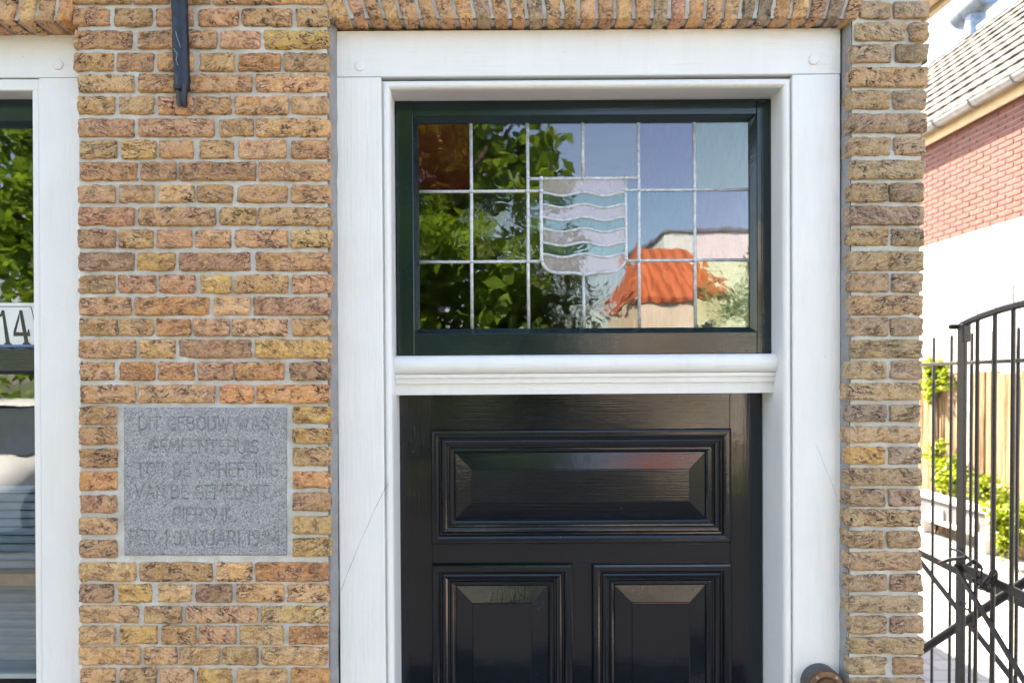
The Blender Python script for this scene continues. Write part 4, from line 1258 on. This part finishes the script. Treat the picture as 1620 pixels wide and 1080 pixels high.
# alley floor, fence, plants
al = sheet('alley_pavement', QL - 0.008, 30, -0.2, 40, AG - 0.14, M_SLABS, 'pale paved alley beside the house')
AG = AG - 0.14
def make_plank():
    m, nt, b = newmat('weathered_plank')
    vec = ocoord(nt)
    g = noise(nt, nd(nt, 'VectorMath', {'operation': 'MULTIPLY'}, i0=vec, i1=(26, 26, 2.0)).outputs[0], 1.6, 6, 0.7)
    c = ramp(nt, g, [(0.30, (0.075, 0.040, 0.018)), (0.48, (0.22, 0.135, 0.065)), (0.70, (0.36, 0.26, 0.15))])
    nt.links.new(c, b.inputs['Base Color']); b.inputs['Roughness'].default_value = 0.85
    bump(nt, b, g, 0.8, 0.01)
    return m
M_PLANK = make_plank()
M_PLANKG = simple('grey_plank', (0.42, 0.39, 0.35), 0.85, 0, 24, 0.2, 60, 0.006)
fx = 5.46
fence = thing('plank_fence', 'rough brown plank fence in front of the white painted wall', 'fence', (fx, 6.5, AG))
ftop = CAM.z + 12 / FPX * 7.6
y = 4.3; k = 0
while y < 10.5:
    w = random.uniform(0.11, 0.19)
    t0, t1 = random.uniform(-.03, .02), random.uniform(-.03, .02)
    bm = bmesh.new()
    nn = 10
    prev = None
    xx = fx - 0.03 + random.uniform(-.015, .015)
    ph = random.uniform(0, 9)
    for i in range(nn):
        z = AG + (ftop + t0 - AG) * i / (nn - 1)
        e0 = 0.012 * math.sin(z * 5 + ph); e1 = 0.012 * math.sin(z * 4 + ph * 2)
        r_ = [bm.verts.new(c) for c in ((xx, y + e0, z), (xx - .014, y + w * .3, z), (xx - .012, y + w * .7, z), (xx, y + w + e1, z), (xx + .02, y + w, z), (xx + .02, y, z))]
        if prev:
            for q in range(6): bm.faces.new((prev[q], prev[(q + 1) % 6], r_[(q + 1) % 6], r_[q]))
        else: bm.faces.new(r_[::-1])
        prev = r_
    bm.faces.new(prev)
    bm_obj('plank', bm, M_PLANKG if k % 7 == 4 else M_PLANK, fence)
    y += w + random.uniform(0.002, 0.012); k += 1
for zz in (AG + .4, ftop - .35):
    box('cross_rail', fx + 0.022, fx + 0.06, 4.3, 10.5, zz, zz + .07, M_PLANK, fence)

def leaf_cloud(name, clumps, n_per, size, mat, parent=None, spread=1.0):
    """clumps: [(center, radius)], leaves as bent quads spread through each clump"""
    P, S = [], []
    for c, r in clumps:
        n = max(4, int(n_per))
        d = rng.normal(size=(n, 3)); d /= np.linalg.norm(d, axis=1)[:, None]
        rad = r * rng.random(n) ** 0.5
        P.append(np.array(c) + d * rad[:, None]); S.append(size * rng.uniform(0.6, 1.3, n))
    P = np.concatenate(P); S = np.concatenate(S); n = len(P)
    nrm = rng.normal(size=(n, 3)); nrm[:, 2] = np.abs(nrm[:, 2]) + 0.5; nrm /= np.linalg.norm(nrm, axis=1)[:, None]
    t = np.cross(nrm, rng.normal(size=(n, 3))); t /= np.linalg.norm(t, axis=1)[:, None]
    b = np.cross(nrm, t)
    s = S[:, None]
    a0 = P - t * s * 0.5; a1 = P + b * s * 0.30 + nrm * s * 0.08; a2 = P + t * s * 0.55 - nrm * s * 0.10; a3 = P - b * s * 0.30 + nrm * s * 0.08
    v = np.stack([a0, a1, a2, a3], 1).reshape(-1, 3)
    f = np.arange(4 * n).reshape(n, 4)
    return mesh_obj(name, v, f, mat, parent)
def clump_list(c, rad, n, r0, r1):
    out = []
    for _ in range(n):
        d = rng.normal(size=3); d /= np.linalg.norm(d)
        out.append((np.array(c) + d * np.array(rad) * rng.random() ** 0.4, rng.uniform(r0, r1)))
    return out
def plant(name, label, cat, c, rad, n, n_per, size, mat, base_z):
    t = thing(name, label, cat, (c[0], c[1], base_z))
    for _ in range(4):
        p = (c[0] + random.uniform(-.3, .3) * rad[0], c[1] + random.uniform(-.3, .3) * rad[1], c[2] + rad[2] * .5)
        tube('stem', [(c[0], c[1], base_z), ((c[0] + p[0]) / 2 + .02, (c[1] + p[1]) / 2, (base_z + p[2]) / 2), p], [0.012, 0.009, 0.004], M_BARK, t, 6)
    leaf_cloud('foliage', clump_list(c, rad, n, 0.06, 0.13), n_per, size, mat, t)
    return t
def spot(u, v, x):
    D = x * FPX / (u - PU)
    return (x, D + CAM.y, CAM.z + (HORIZON - v) / FPX * D)
plant('climbing_vine', 'yellow-green vine spilling over the top of the plank fence', 'vine', spot(1482, 600, 5.38), (0.06, 0.32, 0.26), 24, 30, 0.075, M_LEAF_LIME, AG)
plant('ivy_bush', 'lime green bush at the foot of the fence behind the white planter', 'bush', spot(1500, 750, 5.34), (0.06, 0.42, 0.36), 30, 36, 0.06, M_LEAF_LIME, AG)
plant('ivy_bush', 'small green bush at the right end of the white planter', 'bush', spot(1556, 775, 5.34), (0.06, 0.18, 0.18), 12, 34, 0.06, M_LEAF_LIME, AG)
plant('ivy_bush', 'bright green bush behind the gate beside the planter', 'bush', spot(1604, 828, 5.05), (0.12, 0.34, 0.32), 34, 40, 0.055, M_LEAF_LIME, AG)

M_WPLANT = simple('white_concrete', (0.66, 0.65, 0.63), 0.8, 0, 14, 0.08, 60, 0.003)
M_DGREY = simple('dark_grey_panel', (0.11, 0.11, 0.115), 0.8, 0, 20, 0.2)
k = (CAM.z - AG)
plx = 3.1 * k
if plx > 5.2: plx = 5.2
pl = thing('planter', 'low white planter with dark recessed panels standing before the fence', 'planter', (plx, 6.4, AG))
def psp(u, v): return spot(u, v, plx)
pa, pb = psp(1446, 775), psp(1567, 806)
y0, y1 = pb[1], pa[1]
zt_, zb_ = 0.5 * (psp(1458, 779)[2] + psp(1566, 805)[2]), 0.5 * (psp(1458, 820)[2] + psp(1566, 856)[2])
box('body', plx + 0.02, plx + 0.16, y0, y1, zb_ + .04, zt_ - .04, M_DGREY, pl)
box('top_frame', plx - 0.01, plx + 0.16, y0, y1, zt_ - .055, zt_, M_WPLANT, pl, 0.006)
box('bottom_frame', plx - 0.01, plx + 0.16, y0, y1, zb_, zb_ + .05, M_WPLANT, pl, 0.006)
L_ = y1 - y0
for a, b in ((0.0, 0.035), (0.955, 1.0)):
    box('upright', plx - 0.008, plx + 0.15, y0 + a * L_, y0 + b * L_, zb_ + .051, zt_ - .056, M_WPLANT, pl, 0.004)
for a, b in ((0.16, 0.34), (0.58, 0.80)):
    box('block', plx - 0.006, plx + 0.02, y0 + a * L_, y0 + b * L_, zb_ + .051, zb_ + .18, M_WPLANT, pl, 0.004)
for a in (0.1, 0.9):
    box('foot', plx + 0.0, plx + 0.14, y0 + (a - .04) * L_, y0 + (a + .04) * L_, AG, zb_ - .001, M_WPLANT, pl)

# ------------------------------------------------------------------ iron gate
GDIR = Vector((0.116, 1.0, 0)).normalized()
def gate_frame(u0, D0):
    p0 = Vector(((u0 - PU) / FPX * D0, D0 + CAM.y, 0))
    def at(u, v):
        k = (u - PU) / FPX
        c = Vector((0, CAM.y, 0))
        d = Vector((k, 1.0, 0))
        # c + d*s = p0 + GDIR*t
        det = d.x * (-GDIR.y) - d.y * (-GDIR.x)
        r = p0 - c
        s = (r.x * (-GDIR.y) - r.y * (-GDIR.x)) / det
        return Vector((k * s, CAM.y + s, CAM.z + (HORIZON - v) / FPX * s))
    return at
near = gate_frame(1522, 2.6)
far = gate_frame(1458, 3.4)
gate = thing('iron_gate', 'black iron gate leaf with arched top and broad flat stile beside the right pier', 'gate', near(1522, 1000).to_tuple()[:2] + (AG,))
SD = GDIR.to_tuple()
def z_at(f, u, v): return f(u, v).z
ps = near(1522, 700)
ztop = near(1522, 512).z
bar('stile', (ps.x, ps.y, AG + .05), (ps.x, ps.y, ztop), 0.048, 0.012, M_GATE, gate, SD)
for dv in (0, 1):
    q = near(1526, 529)
bar('lock_plate', (near(1526, 512)), (near(1526, 541)), 0.03, 0.03, M_GATE, gate, SD)
lathe('rivet', [(0.010, 0), (0.010, 0.03), (0.006, 0.036)], near(1514, 517), (-1, -.2, 0), M_GATE, gate, 10)
mr = near(1519, 894); zr = mr.z
def onleaf(f, u, z):
    p = f(u, 600); return Vector((p.x, p.y, z))
hinge = onleaf(near, 1760, zr)
bar('middle_rail', onleaf(near, 1516, zr), hinge, 0.030, 0.012, M_GATE, gate, (0, 0, 1))
arc_px = [(1520, 514), (1535, 507), (1552, 500), (1570, 494), (1588, 488), (1604, 484), (1625, 479), (1660, 471), (1710, 458), (1760, 443)]
for (a, b), (c, d) in zip(arc_px, arc_px[1:]): pass
tube('top_rail', [near(u, v) for u, v in arc_px], 0.013, M_GATE, gate, 6, 0.7)
def arc_v(u):
    for (a, b), (c, d) in zip(arc_px, arc_px[1:]):
        if a <= u <= c: return b + (d - b) * (u - a) / (c - a)
    return arc_px[-1][1]
for u in (1546, 1573.5, 1602.5, 1635, 1672, 1716, 1760):
    p = near(u, 700); zt_ = near(u, arc_v(u)).z
    tube('bar', [(p.x, p.y, AG + .04), (p.x, p.y, zt_)], 0.0070 if u < 1750 else 0.02, M_GATE, gate, 8)
    if u < 1750:
        tube('spike', [(p.x, p.y, zt_), (p.x, p.y, zt_ + 0.05), (p.x, p.y, zt_ + 0.105)], [0.0022, 0.0018, 0.0008], simple('spike_glare', (0.42, 0.40, 0.38), 0.5), gate, 6)  # iron spikes coloured pale: overexposed light put into their base colour
bar('bottom_rail', onleaf(near, 1516, AG + .10), onleaf(near, 1760, AG + .10), 0.03, 0.012, M_GATE, gate, (0, 0, 1))
off = Vector((-0.014, 0, 0))
bar('brace', near(1518, 895) + off, near(1655, 1118) + off, 0.026, 0.008, M_GATE, gate, (0, 0.6, 1))
# second leaf behind
gate2 = thing('iron_gate', 'black iron gate leaf with free-standing bars folded behind the arched leaf', 'gate', far(1500, 1000).to_tuple()[:2] + (AG,))
zr2, zu2 = far(1480, 886).z, far(1500, 575).z
bar('middle_rail', onleaf(far, 1420, zr2), onleaf(far, 1720, zr2), 0.030, 0.012, M_GATE, gate2, (0, 0, 1))
bar('upper_rail', onleaf(far, 1420, zu2), onleaf(far, 1720, zu2), 0.016, 0.012, M_GATE, gate2, (0, 0, 1))
bar('bottom_rail', onleaf(far, 1420, AG + .1), onleaf(far, 1720, AG + .1), 0.03, 0.012, M_GATE, gate2, (0, 0, 1))
zt2 = far(1505, 532).z
for u in (1427, 1451, 1477, 1505, 1537, 1571, 1610.5, 1655, 1705):
    p = far(u, 700)
    tube('bar', [(p.x, p.y, AG + .04), (p.x, p.y, zt2), (p.x, p.y, zt2 + .006)], [0.0066, 0.0066, 0.003], M_GATE, gate2, 8)
bar('brace', far(1459, 884) + off, far(1640, 1112) + off, 0.030, 0.008, M_GATE, gate2, (0, 0.6, 1))
# tube bar leaning across both leaves
ta = Vector(near(1455, 1033)) ; ta = Vector(((1440 - PU) / FPX * 3.05, 3.05 + CAM.y, CAM.z + (HORIZON - 1043) / FPX * 3.05))
tb = Vector(((1660 - PU) / FPX * 2.42, 2.42 + CAM.y, CAM.z + (HORIZON - 897) / FPX * 2.42))
o = tube('locking_bar', [ta, tb], 0.0165, M_GATE, None, 12)
tag(o, 'slanting round iron bar across the two gate leaves', 'bar')
# chain and padlock at the middle rail
chain = thing('gate_chain', 'iron chain looped round the gate middle rail', 'chain', near(1560, 905).to_tuple())
cp = [near(1548, 893), near(1556, 888), near(1565, 896), near(1563, 915), near(1566, 930), near(1578, 934), near(1587, 922), near(1590, 905), near(1584, 912), near(1574, 925), near(1557, 918)]
for k, (a, b) in enumerate(zip(cp, cp[1:])):
    m = (a + b) / 2 + Vector((-0.03, 0, 0)); d = (b - a); ln = max(d.length, .02) * 0.68
    t = d.normalized(); s_ = t.cross(Vector((1, .3, .2) if k % 2 else (0, 0.3, 1))).normalized()
    P = [m + t * (math.cos(q) * ln) + s_ * (math.sin(q) * 0.010) for q in np.linspace(0, 2 * math.pi, 13)]
    tube('link', P, 0.0034, M_GATE, chain, 6)
hookp = [near(1543, 955), near(1535, 950), near(1534, 958), near(1540, 962), near(1549, 966), near(1556, 975), near(1553, 990), near(1561, 996)]
tube('hook', [p + Vector((-.03, 0, 0)) for p in hookp], 0.004, M_GATE, chain, 6)
lv = tube('latch_lever', [near(1500, 891) + Vector((-.03, 0, 0)), near(1520, 885) + Vector((-.035, 0, 0)), near(1541, 882) + Vector((-.025, 0, 0))], [0.006, 0.007, 0.0065], M_GATE, gate, 8)
tube('latch_lever', [near(1515, 868) + Vector((-.02, 0, 0)), near(1530, 873) + Vector((-.02, 0, 0)), near(1545, 885) + Vector((-.02, 0, 0)), near(1565, 900) + Vector((-.02, 0, 0))], 0.005, M_GATE, gate, 8)

# ------------------------------------------------------------------ the other side of the street (seen in the glass)
def tree(label, x, y, h, rad, n, n_per, size, mat, trunk_r=0.14, group='trees across the street'):
    t = thing('tree', label, 'tree', (x, y, 0), group=group)
    cz = h - rad[2]
    tube('trunk', [(x, y, -.02), (x + .05, y, cz * .5), (x - .04, y + .03, cz), (x, y, h - .5)], [trunk_r, trunk_r * .8, trunk_r * .6, 0.03], M_BARK, t, 10)
    for k in range(7):
        a = k * 2.4; r = 0.75
        tube('limb', [(x, y, cz * (.7 + .05 * k)), (x + math.cos(a) * rad[0] * r * .5, y + math.sin(a) * rad[1] * r * .5, cz + (k - 3) * .15), (x + math.cos(a) * rad[0] * r, y + math.sin(a) * rad[1] * r, cz + (k - 2) * rad[2] * .18)], [trunk_r * .45, trunk_r * .3, 0.02], M_BARK, t, 6)
    leaf_cloud('crown', clump_list((x, y, cz), rad, n, 0.28, 0.6), n_per, size, mat, t)
    return t
tree('broad leafy tree mirrored in the left half of the fanlight', -0.9, -7.2, 6.6, (2.0, 1.7, 2.5), 120, 62, 0.23, M_LEAF)
tree('leafy tree mirrored in the upper pane of the left window', -6.9, -8.6, 6.5, (2.6, 1.8, 2.4), 120, 62, 0.22, M_LEAF)
tree('small round tree mirrored at the foot of the fanlight, beside the orange roof', 4.55, -9.6, 3.9, (0.75, 0.7, 0.8), 22, 60, 0.14, M_LEAF, 0.07)
tree('tall dark shrub mirrored below the shield of the fanlight', 0.75, -8.4, 3.9, (0.70, 0.6, 1.3), 36, 70, 0.15, M_LEAF_DARK, 0.06)
tree('dark tree standing between the other street trees', -4.2, -13.0, 8.0, (2.6, 2.0, 3.0), 110, 90, 0.22, M_LEAF_DARK, 0.2)
hd = thing('hedge', 'clipped green hedge along the far side of the street', 'hedge', (-5, -9.6, 0))
leaf_cloud('foliage', [((x, -9.6 + random.uniform(-.3, .3), random.uniform(.2, 1.5)), 0.34) for x in np.arange(-12, 0.2, 0.09)], 60, 0.09, M_LEAF_DARK, hd)

gw = thing('garden_wall', 'low cream garden wall across the street mirrored in the top door rail', 'wall', (2.0, -10.2, 0))
box('wall', 0.3, 3.7, -10.4, -10.15, -0.02, 1.62, simple('cream_wall', (0.66, 0.56, 0.44), 0.85, 0, 4, 0.1), gw)
box('coping', 0.25, 3.75, -10.46, -10.09, 1.622, 1.70, M_WPLANT, gw, 0.01)
def wall_house(name, label, x0, x1, y0, y1, eave, ridge, wallm, roofm, windows, hip=0.0, o_=0.3, chimney=True):
    t = thing(name, label, 'house', ((x0 + x1) / 2, y1, 0), group='houses across the street')
    box('wall', x0, x1, y0, y1, 0, eave, wallm, t)
    ym = (y0 + y1) / 2
    mesh_obj('roof', [(x0 - o_, y1 + o_, eave - .05), (x1 + o_, y1 + o_, eave - .05), (x1 + o_, y0 - o_, eave - .05), (x0 - o_, y0 - o_, eave - .05), (x0 - o_ + hip, ym, ridge), (x1 + o_ - hip, ym, ridge),
                      (x0 - o_, y1 + o_, eave + .05), (x1 + o_, y1 + o_, eave + .05), (x1 + o_, y0 - o_, eave + .05), (x0 - o_, y0 - o_, eave + .05)],
             [(6, 7, 5, 4), (7, 8, 5), (8, 9, 4, 5), (9, 6, 4), (3, 2, 1, 0), (0, 1, 7, 6), (1, 2, 8, 7), (2, 3, 9, 8), (3, 0, 6, 9)], roofm, t)
    if chimney: box('chimney', (x0 + x1) / 2 + .5, (x0 + x1) / 2 + 1.0, ym - .25, ym + .25, ridge - .4, ridge + .6, M_RED, t)
    for wx, wz, ww, wh in windows:
        f_ = box('window', wx - .06, wx + ww + .06, y1 - .02, y1 + .03, wz - .06, wz + wh + .06, M_ENAMEL, t)
        box('glass', wx, wx + ww, y1 + .031, y1 + .04, wz, wz + wh, simple('dark_pane', (0.02, 0.025, 0.03), 0.1), f_)
    return t
def make_orange():
    m, nt, b = newmat('orange_pantiles')
    tc = nt.nodes.new('ShaderNodeTexCoord')
    wv = nd(nt, 'TexWave', {'bands_direction': 'X'}, Vector=tc.outputs['Object'], Scale=1.35, Distortion=0.0).outputs[1]
    wz = nd(nt, 'TexWave', {'bands_direction': 'Z', 'wave_profile': 'SAW'}, Vector=tc.outputs['Object'], Scale=1.5).outputs[1]
    n_ = noise(nt, tc.outputs['Object'], 3, 5)
    nt.links.new(ramp(nt, n_, [(0.3, (0.42, 0.09, 0.028)), (0.7, (0.52, 0.14, 0.045))]), b.inputs['Base Color'])
    b.inputs['Roughness'].default_value = 0.6
    bump(nt, b, mth(nt, 'ADD', wv, mth(nt, 'MULTIPLY', wz, .6)), 0.9, 0.05)
    return m
M_ORANGE = make_orange()
M_RENDER = simple('cream_render', (0.68, 0.58, 0.46), 0.85, 0, 3, 0.08)
M_RENDERW = simple('white_render', (0.76, 0.74, 0.70), 0.85, 0, 3, 0.05)
wall_house('street_house', 'cream house with orange tiled roof mirrored in the fanlight', 3.0, 4.95, -16.5, -12.3, 3.66, 5.15, M_RENDER, M_ORANGE, [(3.25, 1.1, 0.6, 1.5), (4.1, 1.1, 0.6, 1.95)], 0.5, 0.08, False)
wall_house('street_house', 'tall white house mirrored behind the orange roof', 5.5, 13.5, -27, -20.3, 6.9, 7.3, M_RENDERW, M_ZINC, [(9.0, 3.9, 1.1, 1.3), (6.4, 0.9, 1.3, 1.7)], 3.2, 0.08, False)
wall_house('street_house', 'white rendered house behind the street trees', -12, -2.2, -24, -17, 4.4, 7.2, M_RENDERW, simple('dark_roof', (0.09, 0.07, 0.06), .8, 0, 5, .3), [(-10, 1.0, 1.3, 1.6), (-7, 1.0, 1.3, 1.6), (-4.4, 1.0, 1.2, 1.6)], 0.0)

# parked car -----------------------------------------------------------
def car(cx, cy, rz):
    t = thing('parked_car', 'white hatchback mirrored in the lower pane of the left window', 'car', (cx, cy, 0), None)
    M_CAR = simple('white_car_paint', (0.74, 0.76, 0.78), 0.22)
    M_CARGLASS = simple('car_glass', (0.05, 0.062, 0.08), 0.03)
    M_TYRE = simple('tyre', (0.02, 0.02, 0.02), 0.8)
    M_LAMP = simple('lamp_lens', (0.55, 0.57, 0.6), 0.12)
    Hx = 1.62
    # stations along the length (front at +y): y, half width, sill z, shoulder z
    st = [(2.05, .62, .36, .62), (1.98, .76, .28, .74), (1.75, .84, .24, .84), (1.2, .88, .22, .98), (0.75, .88, .22, 1.04), (-0.6, .88, .22, 1.06), (-1.6, .86, .24, 1.06), (-1.98, .80, .30, 1.0), (-2.06, .70, .4, .9)]
    V, F = [], []
    m = 10
    for y, w, z0, z1 in st:
        for q in range(m):
            a = math.pi * q / (m - 1)
            c, s_ = math.cos(a), math.sin(a)
            V.append((w * math.copysign(abs(c) ** 0.35, c) if abs(c) > 1e-6 else 0, y, z0 + (z1 - z0) * (s_ ** 0.45 if s_ > 1e-6 else 0)))
    for k in range(len(st) - 1):
        for q in range(m - 1):
            F.append((k * m + q, k * m + q + 1, (k + 1) * m + q + 1, (k + 1) * m + q))
        F.append((k * m + m - 1, k * m, (k + 1) * m, (k + 1) * m + m - 1))
    F += [tuple(range(m - 1, -1, -1)), tuple(range((len(st) - 1) * m, len(st) * m))]
    def loc(v): return [(cx + x * math.cos(rz) - y * math.sin(rz), cy + x * math.sin(rz) + y * math.cos(rz), z) for x, y, z in v]
    o = mesh_obj('body', loc(V), F, M_CAR, t); shade_auto(o, 40)
    # greenhouse: glass block, roof and pillars
    g = [(-.82, 1.0, 1.0), (.82, 1.0, 1.0), (.82, -1.75, 1.03), (-.82, -1.75, 1.03), (-.62, .12, Hx - .05), (.62, .12, Hx - .05), (.62, -1.45, Hx - .07), (-.62, -1.45, Hx - .07)]
    mesh_obj('windows', loc(g), [(0, 1, 5, 4), (1, 2, 6, 5), (2, 3, 7, 6), (3, 0, 4, 7), (4, 5, 6, 7)], M_CARGLASS, t)
    rf = []
    for y, z, w in ((.22, Hx - .07, .60), (.1, Hx - .025, .63), (-.5, Hx, .64), (-1.2, Hx - .02, .63), (-1.5, Hx - .07, .60)):
        rf += [(-w, y, z - .05), (-w * .8, y, z), (0, y, z + .015), (w * .8, y, z), (w, y, z - .05)]
    o = mesh_obj('roof', loc(rf), [(5 * k + q, 5 * k + q + 1, 5 * k + 6 + q, 5 * k + 5 + q) for k in range(4) for q in range(4)], M_CAR, t); shade_auto(o, 40)
    for s_ in (-1, 1):
        for a, b in (((.83 * s_, 1.03, 1.0), (.63 * s_, .12, Hx - .04)), ((.84 * s_, -.45, 1.04), (.64 * s_, -.45, Hx - .03)), ((.83 * s_, -1.76, 1.03), (.63 * s_, -1.46, Hx - .06))):
            tube('pillar', loc([a, b]), 0.045, M_CAR, t, 8)
        hl = loc([(.62 * s_, 1.99, .66)])[0]
        o = lathe('headlight', [(.15, -.05), (.15, .02), (.10, .06), (.03, .075)], hl, (math.sin(-rz) + .25 * s_, math.cos(rz), .25), M_LAMP, t, 16)
        mi = loc([(.98 * s_, .72, 1.08)])[0]
        lathe('mirror', [(.02, -.06), (.09, -.04), (.10, .02), (.06, .07)], mi, (0, 1, 0), M_CAR, t, 12)
        for yy in (1.25, -1.3):
            w0 = loc([(.80 * s_, yy, .32)])[0]
            wh = lathe('wheel', [(.32, -.1), (.33, -.06), (.33, .06), (.31, .1)], w0, (s_, 0, 0), M_TYRE, t, 24)
            lathe('rim', [(.21, .1), (.2, .115), (.06, .12), (.02, .12)], w0, (s_ * math.cos(rz), s_ * math.sin(rz), 0), M_ZINC, wh, 20)
    p = loc([(-.26, 2.08, .42), (.26, 2.08, .42), (.26, 2.08, .53), (-.26, 2.08, .53), (-.26, 2.05, .42), (.26, 2.05, .42), (.26, 2.05, .53), (-.26, 2.05, .53)])
    fq = [(0, 1, 2, 3), (1, 5, 6, 2), (4, 0, 3, 7), (3, 2, 6, 7), (4, 5, 1, 0)]
    npl = mesh_obj('number_plate', p, fq, simple('plate_yellow', (0.62, 0.42, 0.03), .4), t)
    p = loc([(-.40, 2.055, .58), (.40, 2.055, .58), (.40, 2.04, .64), (-.40, 2.04, .64), (-.4, 1.9, .58), (.4, 1.9, .58), (.4, 1.9, .64), (-.4, 1.9, .64)])
    mesh_obj('grille', p, fq, M_TYRE, t)
car(-6.35, -7.1, R(-9))
